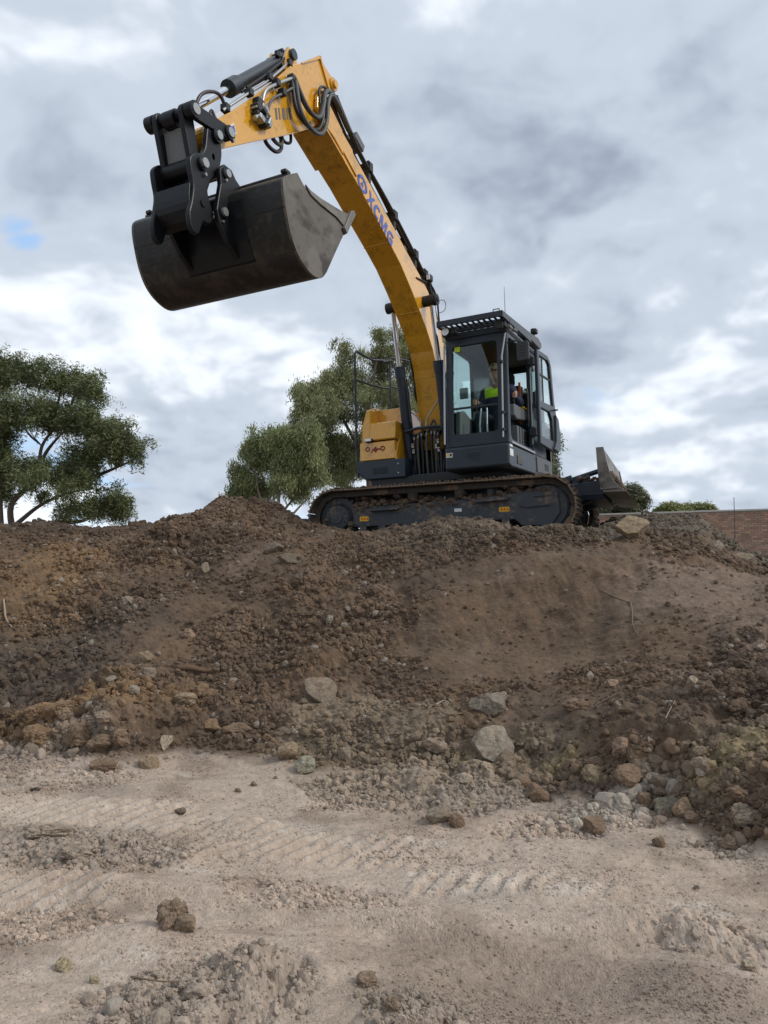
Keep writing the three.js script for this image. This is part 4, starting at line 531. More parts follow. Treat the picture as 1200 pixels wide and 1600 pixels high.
  sub(boom, 'hydraulic_hose', [tube([[0.86, 3.86, BZ - 0.1], [0.62, 3.90, BZ - 0.06], [0.42, 3.78, BZ - 0.05], [0.40, 3.55, BZ - 0.08], [0.46, 3.25, BZ - 0.1], [0.4, 2.9, BZ - 0.12]], 0.018)], M.purple); sub(boom, 'hydraulic_hose', [tube([[0.9, 3.72, BZ - 0.16], [0.72, 3.62, BZ - 0.2], [0.62, 3.48, BZ - 0.21], [0.56, 3.30, BZ - 0.2], [0.50, 3.1, BZ - 0.19]], 0.014)], M.purple); sub(boom, 'thin_cable', [tube([[0.66, 3.47, BZ - 0.23], [0.47, 3.53, BZ - 0.25], [0.39, 3.48, BZ - 0.25], [0.45, 3.38, BZ - 0.24], [0.62, 3.30, BZ - 0.22]], 0.005)], M.rubber);
  sub(boom, 'hydraulic_hose', [tube([[0.95, 3.38, BZ + 0.30], [0.86, 3.24, BZ + 0.37], [0.84, 3.05, BZ + 0.40], [0.79, 2.85, BZ + 0.39], [0.72, 2.6, BZ + 0.38], [0.62, 2.2, BZ + 0.34]], 0.013)], M.rubber); sub(boom, 'hydraulic_hose', [tube([[0.60, 3.0, BZ + 0.22], [0.52, 2.75, BZ + 0.27], [0.42, 2.5, BZ + 0.28], [0.34, 2.25, BZ + 0.26], [0.24, 2.0, BZ + 0.24], [0.2, 1.8, BZ + 0.24]], 0.02)], M.rubber); sub(boom, 'hydraulic_hose', [tube([[0.54, 2.9, BZ + 0.21], [0.44, 2.6, BZ + 0.25], [0.30, 2.25, BZ + 0.31], [0.10, 2.1, BZ + 0.32], [-0.1, 1.95, BZ + 0.30]], 0.022)], M.rubber);
  // boom cylinders
  const dir = V(0.52 - 1.04, 1.05 - 3.34, 0), len = dir.length(), at = (s, z) => [1.04 + dir.x * s / len, 3.34 + dir.y * s / len, z];
  for (const s of [-1, 1]) { const z = BZ + s * 0.30, c = part('boom_cylinder', [rod(at(0.86, z), at(len, z), 0.066, 0.066, 24), rod(at(0.82, z), at(0.98, z), 0.078, 0.078, 24), rod(at(1.62, z), at(1.70, z), 0.074, 0.074, 24), pin(0.52, 1.05, z - 0.06, z + 0.06, 0.08)], M.navy); sub(c, 'piston_rod', [rod(at(0.05, z), at(0.9, z), 0.036, 0.036, 20)], M.chrome); sub(c, 'rod_eye', [pin(1.04, 3.34, z - 0.055, z + 0.055, 0.078, 24)], M.black); sub(c, 'feed_pipe', [rod(at(1.0, z - 0.085), at(2.1, z - 0.085), 0.012, 0.012, 8)], M.navy); }
  // arm cylinder on the back of the boom
  const ac = part('arm_cylinder', [rod([1.5, 4.02, BZ], [2.5, 4.52, BZ], 0.07, 0.07, 20), pin(1.5, 4.02, BZ - 0.09, BZ + 0.09, 0.07)], M.navy); sub(ac, 'piston_rod', [rod([2.48, 4.51, BZ], [3.36, 5.10, BZ], 0.038, 0.038, 18)], M.chrome);
  // ---- arm
  const tip = []; for (let k = 0; k <= 8; k++) { const a = rad(40 - 170 * k / 8); tip.push([5.53 + 0.105 * Math.cos(a), 3.395 + 0.105 * Math.sin(a)]); }
  const armPts = [[3.70, 5.28], [4.05, 4.985], [4.24, 4.85], [4.55, 4.505], [4.96, 4.075], [5.21, 3.825], [5.48, 3.585], ...tip, [4.92, 3.67], [4.50, 3.935], [4.14, 4.17], [3.90, 4.34], [3.72, 4.49], [3.58, 4.58], [3.54, 4.70], [3.52, 4.98], [3.36, 5.06], [3.33, 5.14], [3.40, 5.20]];
  const arm = part('arm', [plate(armPts, BZ - 0.15, BZ + 0.15, 0.008), ...[-1, 1].map((s) => plate([[4.06, 4.90], [4.30, 4.72], [4.33, 4.86], [4.25, 5.05], [4.13, 5.05]], BZ + s * 0.10 - 0.02, BZ + s * 0.10 + 0.02, 0.006)), plate([[3.70, 5.285], [4.06, 4.98], [4.06, 4.965], [3.68, 5.255]], BZ - 0.17, BZ + 0.17, 0.002), plate([[3.68, 5.285], [3.50, 5.02], [3.52, 5.0], [3.715, 5.27]], BZ - 0.17, BZ + 0.17, 0.002)], M.yellow); arm.userData.label = 'yellow arm reaching out from the end of the boom';
  sub(arm, 'tail_boss', [pin(3.40, 5.12, BZ - 0.17, BZ + 0.17, 0.075), pin(3.40, 5.12, BZ - 0.195, BZ + 0.195, 0.045)], M.yellow);
  sub(arm, 'tip_boss', [pin(5.53, 3.395, BZ - 0.165, BZ + 0.165, 0.09)], M.hitch);
  sub(arm, 'label_plate', [plate([[5.29, 3.63], [5.225, 3.69], [5.185, 3.61], [5.275, 3.535]], BZ - 0.154, BZ - 0.149, 0)], M.white, 'small white and blue label'); sub(arm, 'label_print', [plate([[5.255, 3.64], [5.225, 3.67], [5.198, 3.615], [5.235, 3.585]], BZ - 0.1555, BZ - 0.1545, 0)], M.blue);
  sub(arm, 'warning_triangle', [plate([[4.165, 4.41], [4.065, 4.485], [4.05, 4.38], [4.12, 4.33]], BZ - 0.154, BZ - 0.149, 0)], M.sign, 'yellow warning sticker'); sub(arm, 'warning_print', [plate([[4.13, 4.41], [4.085, 4.44], [4.08, 4.40]], BZ - 0.1555, BZ - 0.1545, 0)], M.black);
  for (const [x0, w] of [[4.545, 0.03], [4.485, 0.02], [4.42, 0.045], [4.345, 0.02], [4.30, 0.03]]) sub(arm, 'faded_print', [plate([[x0, 4.06 + (4.6 - x0) * 0.55], [x0 - w, 4.06 + (4.6 - x0 + w) * 0.55], [x0 - w + 0.02, 4.17 + (4.6 - x0 + w) * 0.55], [x0 + 0.02, 4.17 + (4.6 - x0) * 0.55]], BZ - 0.1535, BZ - 0.149, 0)], M.plasticGrey);
  // valve cluster with dried oil and dirt
  const vr = RNG(71), vl = []; for (let k = 0; k < 20; k++) { const x = 4.74 + 0.2 * vr(), y = 3.88 + 0.16 * vr(), s = 0.014 + 0.022 * vr(), g = bx(-s, s, -s * 1.3, s * 1.3, BZ - 0.24, BZ - 0.15, 0.006); g.rotateZ(vr() * 3); g.translate(x, y, 0.02 * vr()); vl.push(g); }
  sub(arm, 'valve_cluster', vl.slice(0, 9), M.zinc); sub(arm, 'valve_body', [...vl.slice(9), bx(4.83, 4.93, 3.98, 4.10, BZ - 0.22, BZ - 0.14, 0.01)], M.plasticDark); sub(arm, 'valve_fitting', [rod([4.97, 3.86, BZ - 0.2], [4.90, 3.93, BZ - 0.2], 0.024, 0.02, 10), rod([4.80, 3.88, BZ - 0.23], [4.76, 3.96, BZ - 0.23], 0.02, 0.016, 10)], M.zinc);
  const H = (pts, r, m, n = 'hydraulic_hose') => sub(arm, n, [tube(pts, r)], m), dzs = (pts, d) => pts.map((p) => [p[0], p[1], p[2] + d]);
  const S1 = [[4.31, 4.60, -0.03], [4.25, 4.31, -0.05], [4.06, 4.21, -0.06], [3.86, 4.27, -0.06], [3.75, 4.46, -0.06], [3.71, 4.70, -0.06], [3.60, 4.86, -0.04], [3.43, 4.90, 0.0], [3.26, 4.90, 0.04], [3.0, 4.78, 0.06]];
  const S2 = [[4.31, 4.64, -0.02], [4.16, 4.44, -0.05], [4.01, 4.39, -0.06], [3.88, 4.45, -0.06], [3.79, 4.63, -0.05], [3.73, 4.80, -0.04], [3.59, 4.91, -0.02], [3.40, 4.95, 0.02], [3.22, 4.92, 0.06], [2.98, 4.80, 0.08]];
  H(S1, 0.022, M.hoseGrey); H(dzs(S1.map((p, i) => [p[0] + 0.03, p[1] + 0.035 * (i > 1), p[2]]), 0.03), 0.022, M.rubber); H(S2, 0.022, M.hoseGrey); H(dzs(S2.map((p) => [p[0] - 0.02, p[1] + 0.03, p[2]]), 0.035), 0.02, M.rubber);
  H([[4.28, 4.57, 0.0], [4.25, 4.33, -0.02], [4.09, 4.25, -0.03], [3.90, 4.29, -0.03], [3.79, 4.50, -0.02], [3.80, 4.79, 0.0], [3.71, 4.90, 0.0], [3.55, 4.95, 0.03]], 0.016, M.rubber);
  H([[5.67, 3.60, 0.13], [5.61, 3.75, 0.11], [5.49, 3.85, 0.10], [5.36, 3.89, 0.10], [5.27, 3.81, 0.10]], 0.016, M.purple); H([[5.45, 3.60, 0.16], [5.42, 3.73, 0.15], [5.40, 3.66, 0.12]], 0.014, M.purple);
  H([[4.56, 3.97, 0.21], [4.50, 3.89, 0.19], [4.39, 3.87, 0.17], [4.29, 3.95, 0.17], [4.25, 4.10, 0.2]], 0.02, M.purple); H([[4.52, 3.98, 0.15], [4.45, 3.93, 0.13], [4.35, 3.95, 0.13], [4.30, 4.06, 0.15]], 0.02, M.hoseGrey); H([[4.24, 4.13, 0.21], [4.18, 4.08, 0.19], [4.10, 4.12, 0.18], [4.06, 4.24, 0.2]], 0.016, M.purple);
  H([[5.36, 3.74, 0.07], [4.98, 4.12, 0.05], [4.75, 4.34, 0.05], [4.48, 4.63, 0.06], [4.27, 4.86, 0.09], [4.18, 4.95, 0.12]], 0.014, M.steel, 'steel_pipe'); H([[5.0, 4.16, 0.07], [4.72, 4.44, 0.07], [4.46, 4.72, 0.08], [4.3, 4.9, 0.1]], 0.013, M.hitch, 'steel_pipe');
  H([[4.85, 4.03, 0.01], [4.80, 4.22, 0.0], [4.60, 4.41, 0.0], [4.34, 4.62, -0.01], [4.30, 4.64, -0.01]], 0.017, M.zinc, 'steel_pipe'); H([[4.76, 4.02, 0.01], [4.69, 4.20, 0.0], [4.50, 4.37, 0.0], [4.28, 4.57, -0.01]], 0.013, M.plasticGrey, 'steel_pipe');
  for (const [x, y, z] of [[4.98, 4.12, 0.05], [4.60, 4.42, 0.0], [4.50, 4.38, 0.0], [4.33, 4.63, 0.0], [4.30, 4.55, 0.0], [4.26, 4.86, 0.08], [5.30, 3.80, 0.08], [4.66, 4.46, 0.05]]) sub(arm, 'pipe_clamp', [bx(x - 0.03, x + 0.03, y - 0.035, y + 0.035, z - 0.03, z + 0.045, 0.008)], M.plasticDark);
  // bucket cylinder on top of the arm
  const P0 = V(4.20, 4.985, BZ), P1 = V(5.86, 3.42, BZ), dd = P1.clone().sub(P0), L = dd.length(), on = (f) => P0.clone().addScaledVector(dd, f / L).toArray();
  const bc = part('bucket_cylinder', [rod(on(0.02), on(1.16), 0.062, 0.062, 24), rod(on(1.08), on(1.24), 0.082, 0.082, 24), rod(on(1.02), on(1.10), 0.07, 0.08, 24), pin(4.20, 4.985, BZ - 0.16, BZ + 0.16, 0.055), rod(on(0.02), on(0.12), 0.075, 0.075, 20)], M.slate); sub(bc, 'piston_rod', [rod(on(1.2), on(L - 0.04), 0.038, 0.038, 20)], M.chrome); sub(bc, 'rod_eye', [pin(5.86, 3.42, BZ - 0.06, BZ + 0.06, 0.075)], M.hitch); sub(bc, 'base_fitting', [bx(4.16, 4.26, 5.02, 5.06, BZ - 0.05, BZ + 0.05, 0.01), bx(4.34, 4.40, 4.88, 4.94, BZ - 0.08, BZ - 0.04, 0.008)], M.black); sub(bc, 'feed_pipe', [rod([4.30, 4.80, BZ - 0.09], [5.02, 4.12, BZ - 0.09], 0.012, 0.012, 8)], M.slate);
  // linkage: idler links to the arm, link to the hitch
  const strap = (a, b, r0, r1) => { const ang = Math.atan2(b[1] - a[1], b[0] - a[0]), o = []; for (let k = 0; k <= 8; k++) { const t = ang + Math.PI / 2 + Math.PI * k / 8; o.push([a[0] + r0 * Math.cos(t), a[1] + r0 * Math.sin(t)]); } for (let k = 0; k <= 8; k++) { const t = ang - Math.PI / 2 + Math.PI * k / 8; o.push([b[0] + r1 * Math.cos(t), b[1] + r1 * Math.sin(t)]); } return o; };
  const TP = [5.86, 3.44], AP = [5.40, 3.48], LP = [5.75, 3.03], HP = [5.56, 3.37];
  for (const s of [-1, 1]) { const z = BZ + s * 0.215; const k = part('idler_link', [plate(strap(AP, TP, 0.06, 0.065), z - 0.022, z + 0.022, 0.006), pin(AP[0], AP[1], z - 0.04, z + 0.04, 0.062), pin(TP[0], TP[1], z - 0.04, z + 0.04, 0.07)], M.hitch); sub(k, 'pin_cap', [pin(AP[0], AP[1], z + s * 0.04, z + s * 0.052, 0.042), pin(TP[0], TP[1], z + s * 0.04, z + s * 0.052, 0.045), pin(AP[0] - 0.035, AP[1] - 0.06, z + s * 0.02, z + s * 0.05, 0.015, 8)], M.zinc); }
  const link = part('bucket_link', [...[-1, 1].map((s) => plate(strap(TP, LP, 0.07, 0.06), BZ + s * 0.14 - 0.026, BZ + s * 0.14 + 0.026, 0.01)), pin(TP[0], TP[1], BZ - 0.19, BZ + 0.19, 0.05), pin(LP[0], LP[1], BZ - 0.17, BZ + 0.17, 0.075)], M.hitch); sub(link, 'web_plate', [plate([[5.80, 3.34], [5.84, 3.34], [5.78, 3.06], [5.74, 3.06]], BZ - 0.11, BZ + 0.11, 0.004)], std({ color: lin(0.17, 0.17, 0.165), roughness: 0.6 }));
  // quick hitch: two cheek plates, apron, hooks
  const cheek = [[5.52, 3.47], [5.60, 3.49], [5.66, 3.44], [5.68, 3.33], [5.70, 3.20], [5.75, 3.125], [5.83, 3.09], [5.89, 3.02], [5.88, 2.92], [5.85, 2.80], [5.87, 2.66], [5.90, 2.55], [5.87, 2.43], [5.79, 2.41], [5.73, 2.54], [5.66, 2.55], [5.61, 2.60], [5.60, 2.68], [5.65, 2.76], [5.67, 2.86], [5.62, 2.96], [5.54, 3.04], [5.50, 3.14], [5.48, 3.28]];
  const hitch = part('quick_hitch', [...[-1, 1].map((s) => plate(smooth([...cheek, cheek[0]], 84).slice(0, -1), BZ + s * 0.195 - 0.024, BZ + s * 0.195 + 0.024, 0.01, [Array.from({ length: 14 }, (_, k) => [5.595 + 0.03 * Math.cos(-k * 0.4488), 3.17 + 0.04 * Math.sin(-k * 0.4488)])])), plate(smooth([[5.865, 2.83], [5.875, 2.72], [5.86, 2.62], [5.80, 2.55], [5.72, 2.52]], 8).concat(smooth([[5.72, 2.56], [5.78, 2.60], [5.82, 2.67], [5.825, 2.75], [5.815, 2.82]], 8)), BZ - 0.19, BZ + 0.19, 0.008), plate([[5.56, 3.06], [5.52, 3.2], [5.56, 3.2], [5.62, 3.0], [5.70, 2.86], [5.66, 2.80]], BZ - 0.19, BZ + 0.19, 0.008)], M.hitch); hitch.userData.label = 'black quick hitch holding the bucket';
  for (const s of [-1, 1]) sub(hitch, 'pin_boss', [pin(HP[0], HP[1], BZ + s * 0.21, BZ + s * 0.25, 0.062), pin(LP[0], LP[1], BZ + s * 0.21, BZ + s * 0.245, 0.058), pin(5.735, 2.70, BZ + s * 0.215, BZ + s * 0.23, 0.032)], M.hitch), sub(hitch, 'pin_cap', [pin(HP[0], HP[1], BZ + s * 0.25, BZ + s * 0.268, 0.038), pin(LP[0], LP[1], BZ + s * 0.245, BZ + s * 0.27, 0.04), pin(LP[0] - 0.03, LP[1] - 0.08, BZ + s * 0.22, BZ + s * 0.245, 0.014, 8)], M.zinc);
  // ---- bucket
  const W0 = BZ - 0.825, W1 = BZ + 0.825;
  const back = smooth([[5.25, 3.03], [5.43, 2.915], [5.467, 2.82], [5.435, 2.65], [5.37, 2.46], [5.28, 2.325], [5.15, 2.24], [5.0, 2.203], [4.87, 2.235], [4.785, 2.315]], 40);
  const inner = smooth([[4.81, 2.34], [4.88, 2.265], [5.0, 2.235], [5.13, 2.27], [5.25, 2.35], [5.34, 2.48], [5.405, 2.66], [5.435, 2.81], [5.405, 2.895], [5.235, 3.0]], 30);
  const bucket = part('bucket', [plate([...back, [4.62, 2.56], [4.44, 2.82], [4.30, 3.045], [4.325, 3.055], [4.465, 2.835], [4.645, 2.575], ...inner], W0 + 0.01, W1 - 0.01, 0.003)], M.bucket); bucket.userData.label = 'wide black mud bucket with dirt dried on its back';
  const sideOut = [...back, [4.62, 2.56], [4.44, 2.82], [4.32, 3.01], [4.60, 2.985], [4.88, 2.955], [5.06, 2.95], [5.15, 2.965]];
  for (const s of [0, 1]) { const z = s ? W1 : W0; sub(bucket, 'side_plate', [plate(sideOut, z - 0.014, z + 0.014, 0.004)], M.bucketSide, 'worn steel side plate'); sub(bucket, 'side_edge', [plate([[4.31, 3.03], [4.60, 2.99], [4.88, 2.96], [5.06, 2.955], [5.14, 2.97], [5.05, 2.915], [4.88, 2.90], [4.60, 2.90], [4.42, 2.86]], z + (s ? 0.014 : -0.03), z + (s ? 0.03 : -0.014), 0.004)], M.worn); }
  sub(bucket, 'cutting_edge', [plate([[4.44, 2.80], [4.28, 3.05], [4.30, 3.075], [4.335, 3.065], [4.475, 2.84]], W0 - 0.02, W1 + 0.02, 0.004)], M.worn); sub(bucket, 'end_cutter', [plate([[4.45, 2.80], [4.27, 3.06], [4.30, 3.09], [4.35, 3.07], [4.50, 2.84]], W0 - 0.05, W0 - 0.015, 0.006)], M.worn); sub(bucket, 'end_cutter', [plate([[4.45, 2.80], [4.27, 3.06], [4.30, 3.09], [4.35, 3.07], [4.50, 2.84]], W1 + 0.015, W1 + 0.05, 0.006)], M.worn);
  sub(bucket, 'back_rib', [rod([5.425, 2.655, W0], [5.425, 2.655, W1], 0.014, 0.014, 8)], M.bucket); sub(bucket, 'top_tube', [rod([5.31, 2.99, W0 + 0.03], [5.31, 2.99, W1 - 0.03], 0.028, 0.028, 12)], M.bucket); for (const z of [W0 + 0.06, W1 - 0.08]) sub(bucket, 'lifting_lug', [bx(5.28, 5.36, 3.0, 3.035, z - 0.03, z + 0.03, 0.012)], M.bucket);
  for (const s of [-1, 1]) { const z = BZ + s * 0.255; const e = sub(bucket, 'bucket_ear', [plate([[5.24, 3.0], [5.36, 3.06], [5.42, 3.12], [5.52, 3.125], [5.585, 3.06], [5.57, 2.93], [5.60, 2.80], [5.625, 2.68], [5.59, 2.58], [5.48, 2.45], [5.33, 2.36], [5.36, 2.6], [5.42, 2.85]], z - 0.022, z + 0.022, 0.008), pin(5.50, 3.045, z - 0.035, z + 0.035, 0.052), pin(5.545, 2.685, z - 0.035, z + 0.035, 0.052)], M.hitch); sub(bucket, 'bucket_pin_cap', [pin(5.50, 3.045, z + s * 0.035, z + s * 0.055, 0.034), pin(5.545, 2.685, z + s * 0.035, z + s * 0.055, 0.036), pin(5.515, 2.98, z + s * 0.022, z + s * 0.045, 0.012, 8), pin(5.555, 2.60, z + s * 0.022, z + s * 0.04, 0.010, 8)], M.zinc); }
  sub(bucket, 'bucket_pin', [pin(5.50, 3.045, BZ - 0.25, BZ + 0.25, 0.03), pin(5.545, 2.685, BZ - 0.25, BZ + 0.25, 0.03)], M.steel); sub(bucket, 'wear_plate', [plate([[5.475, 2.80], [5.445, 2.65], [5.385, 2.46], [5.30, 2.33], [5.27, 2.32], [5.36, 2.46], [5.425, 2.65], [5.455, 2.8]], BZ - 0.42, BZ + 0.30, 0.002)], M.hitch);
}

// ------------------------------------------------------------------ the operator in the cab
function sdfMesh(res, c, half, sdf) {
  const mc = new MarchingCubes(res, new THREE.MeshBasicMaterial(), false, false, 400000); mc.isolation = 0; const hs = mc.halfsize;
  for (let k = 0; k < res; k++) for (let j = 0; j < res; j++) for (let i = 0; i < res; i++) mc.field[i + j * mc.size + k * mc.size2] = -sdf(c[0] + (i - hs) / hs * half, c[1] + (j - hs) / hs * half, c[2] + (k - hs) / hs * half);
  mc.update(); const n = mc.count, p = new Float32Array(n * 3);
  for (let i = 0; i < n * 3; i++) p[i] = c[i % 3] + mc.positionArray[i] * half;
  let g = new THREE.BufferGeometry(); g.setAttribute('position', new THREE.BufferAttribute(p, 3)); g = mergeVertices(g, 1e-5); g.computeVertexNormals(); return g;
}
const capsule = (x, y, z, a, b) => { const ax = x - a[0], ay = y - a[1], az = z - a[2], bx_ = b[0] - a[0], by = b[1] - a[1], bz = b[2] - a[2], t = Math.min(1, Math.max(0, (ax * bx_ + ay * by + az * bz) / (bx_ * bx_ + by * by + bz * bz + 1e-9))); return Math.hypot(ax - bx_ * t, ay - by * t, az - bz * t) - lerp(a[3], b[3], t); };
const smin = (a, b, k) => { const h = Math.max(k - Math.abs(a - b), 0) / k; return Math.min(a, b) - h * h * k * 0.25; };
const ell = (x, y, z, c, r) => { const q = Math.hypot((x - c[0]) / r[0], (y - c[1]) / r[1], (z - c[2]) / r[2]); return (q - 1) * Math.min(r[0], r[1], r[2]); };
{
  const person = new THREE.Group(); person.name = 'person'; scene.add(person);
  const mtx = new THREE.Matrix4().makeRotationFromEuler(excavator.rotation).multiply(new THREE.Matrix4().makeRotationY(YAW)); person.quaternion.setFromRotationMatrix(mtx);
  person.position.copy(excavator.position);
  tag(person, 'operator in a cap and bright yellow and navy work shirt sitting in the cab', 'person');
  const Z = -0.735;
  const torso = [[[0.17, 1.70, Z, 0.135], [0.19, 1.92, Z, 0.125]], [[0.19, 1.92, Z - 0.03, 0.12], [0.23, 2.09, Z - 0.06, 0.115]], [[0.19, 1.92, Z + 0.03, 0.12], [0.23, 2.09, Z + 0.06, 0.115]], [[0.235, 2.15, Z - 0.15, 0.07], [0.235, 2.15, Z + 0.15, 0.07]]];
  const armL = [[[0.235, 2.145, Z - 0.19, 0.066], [0.28, 1.945, Z - 0.305, 0.052]], [[0.28, 1.945, Z - 0.305, 0.052], [0.46, 1.985, Z - 0.315, 0.036]]], armR = [[[0.235, 2.145, Z + 0.19, 0.066], [0.27, 1.93, Z + 0.25, 0.052]], [[0.27, 1.93, Z + 0.25, 0.052], [0.42, 1.96, Z + 0.235, 0.036]]];
  const legs = []; for (const s of [-1, 1]) legs.push([[0.18, 1.70, Z + s * 0.10, 0.095], [0.60, 1.73, Z + s * 0.14, 0.072]], [[0.60, 1.73, Z + s * 0.14, 0.07], [0.72, 1.36, Z + s * 0.12, 0.048]], [[0.72, 1.33, Z + s * 0.12, 0.045], [0.86, 1.30, Z + s * 0.12, 0.036]]);
  const neck = [[[0.265, 2.17, Z, 0.058], [0.315, 2.30, Z, 0.054]]];
  const sum = (list, k) => (x, y, z) => { let d = 9; for (const [a, b] of list) d = smin(d, capsule(x, y, z, a, b), k); return d; };
  const HC = [0.345, 2.39, Z];
  const head = (x, y, z) => { let d = ell(x, y, z, [HC[0] - 0.01, HC[1] + 0.025, HC[2]], [0.098, 0.105, 0.077]); d = smin(d, ell(x, y, z, [HC[0] + 0.022, HC[1] - 0.055, HC[2]], [0.068, 0.068, 0.058]), 0.04);
    d = smin(d, capsule(x, y, z, [HC[0] + 0.085, HC[1] + 0.02, HC[2], 0.010], [HC[0] + 0.104, HC[1] - 0.022, HC[2], 0.015]), 0.02);   // nose
    for (const s of [-1, 1]) { d = smin(d, ell(x, y, z, [HC[0] - 0.01, HC[1] - 0.01, HC[2] + s * 0.08], [0.022, 0.032, 0.012]), 0.012); d = Math.max(d, -ell(x, y, z, [HC[0] + 0.098, HC[1] + 0.018, HC[2] + s * 0.032], [0.016, 0.012, 0.018])); }
    d = Math.max(d, -ell(x, y, z, [HC[0] + 0.096, HC[1] - 0.058, HC[2]], [0.012, 0.005, 0.026])); return d; };
  const hand = (w, s) => {                     // palm and five fingers closed round a lever
    const [x0, y0, z0] = w, l = [[[x0, y0, z0, 0.026], [x0 + 0.055, y0 + 0.01, z0, 0.030]]];
    for (let k = 0; k < 4; k++) { const yy = y0 + 0.034 - k * 0.019, e = [0.9, 1, 0.96, 0.78][k], zz = z0 - s * 0.012; l.push([[x0 + 0.065, yy, zz, 0.0105], [x0 + 0.098 * (0.9 + 0.1 * e), yy - 0.002, z0 + s * 0.004, 0.0098]], [[x0 + 0.098 * (0.9 + 0.1 * e), yy - 0.002, z0 + s * 0.004, 0.0098], [x0 + 0.10, yy - 0.004, z0 + s * 0.034 * e, 0.009]], [[x0 + 0.10, yy - 0.004, z0 + s * 0.034 * e, 0.009], [x0 + 0.078, yy - 0.005, z0 + s * 0.046 * e, 0.008]]); }
    l.push([[x0 + 0.03, y0 + 0.02, z0 + s * 0.022, 0.014], [x0 + 0.06, y0 + 0.045, z0 + s * 0.036, 0.011]], [[x0 + 0.06, y0 + 0.045, z0 + s * 0.036, 0.011], [x0 + 0.088, y0 + 0.05, z0 + s * 0.028, 0.009]]); return l; };
  const handL = hand([0.475, 1.988, Z - 0.315], -1), handR = hand([0.435, 1.962, Z + 0.235], 1);
  const skinParts = [sdfMesh(84, [0.42, 1.80, Z], 0.62, sum([...torso, ...armL, ...armR, ...legs, ...neck].map(([a, b]) => [[a[0], a[1], a[2], a[3] - 0.012], [b[0], b[1], b[2], b[3] - 0.012]]), 0.04)), sdfMesh(56, [HC[0], HC[1] - 0.04, HC[2]], 0.20, (x, y, z) => smin(head(x, y, z), sum(neck, 0.01)(x, y, z), 0.03)), sdfMesh(44, [0.53, 1.99, Z - 0.315], 0.095, sum(handL, 0.012)), sdfMesh(44, [0.49, 1.965, Z + 0.235], 0.095, sum(handR, 0.012))];
  const skin = std({ color: lin(0.40, 0.22, 0.15), roughness: 0.6 });
  const add = (name, g, m, label) => { const o = shade(new THREE.Mesh(g, m)); o.name = name; if (label) o.userData.label = label; person.add(o); return o; };
  add('body', merge(skinParts), skin);
  const shirt = sdfMesh(72, [0.30, 1.92, Z], 0.42, (x, y, z) => { let d = sum([...torso, ...armL, ...armR], 0.05)(x, y, z) - 0.006 - 0.004 * noise2(x * 22 + z * 14, y * 22, 500); d = Math.max(d, -(y - 1.66), (y - 2.215) - 0.3 * Math.abs(z - Z)); return d; });
  { const p = shirt.attributes.position, c = new Float32Array(p.count * 3); for (let i = 0; i < p.count; i++) c.set(p.getY(i) > 2.055 && Math.abs(p.getZ(i) - Z) < 0.165 ? [0.50, 0.82, 0.02] : [0.016, 0.022, 0.055], i * 3); shirt.setAttribute('color', new THREE.BufferAttribute(c, 3)); }
  add('shirt', shirt, std({ vertexColors: true, roughness: 0.85 }), 'work shirt, bright yellow chest and navy sleeves');
  add('trousers', sdfMesh(64, [0.48, 1.56, Z], 0.46, (x, y, z) => Math.max(sum(legs, 0.05)(x, y, z) - 0.008, -(y - 1.36), y - 1.80)), std({ color: lin(0.016, 0.02, 0.035), roughness: 0.9 }));
  add('boots', sdfMesh(40, [0.78, 1.33, Z], 0.24, (x, y, z) => Math.max(sum(legs.filter((l, k) => k % 3 === 2), 0.03)(x, y, z) - 0.012, 1.262 - y)), std({ color: lin(0.06, 0.04, 0.025), roughness: 0.8 }));
  const cap = sdfMesh(52, [HC[0] + 0.02, HC[1] + 0.07, HC[2]], 0.16, (x, y, z) => { const shell = Math.max(ell(x, y, z, [HC[0] - 0.008, HC[1] + 0.035, HC[2]], [0.108, 0.112, 0.087]), HC[1] + 0.042 - y); const brim = Math.max(ell(x, y, z, [HC[0] + 0.085, HC[1] + 0.050 - (x - HC[0] - 0.085) * 0.3, HC[2]], [0.085, 0.09, 0.078]), Math.abs(y - (HC[1] + 0.052 - (x - HC[0] - 0.085) * 0.3 - 14 * (z - HC[2]) ** 2 * 0.25)) - 0.0042); return Math.min(shell, brim); });
  const capM = add('cap', cap, std({ color: lin(0.60, 0.52, 0.33), roughness: 0.9 }), 'tan cap with a dark badge');
  const o = shade(new THREE.Mesh(merge([plateX([[Z - 0.022, HC[1] + 0.075], [Z + 0.022, HC[1] + 0.075], [Z, HC[1] + 0.115]], HC[0] + 0.088, HC[0] + 0.096, 0.001)]), M.black)); o.name = 'badge'; capM.add(o);
  for (const s of [-1, 1]) { const g = new THREE.SphereGeometry(0.012, 12, 8); g.translate(HC[0] + 0.082, HC[1] + 0.018, HC[2] + s * 0.032); add('eye', g, std({ color: lin(0.05, 0.04, 0.035), roughness: 0.2 })); }
}

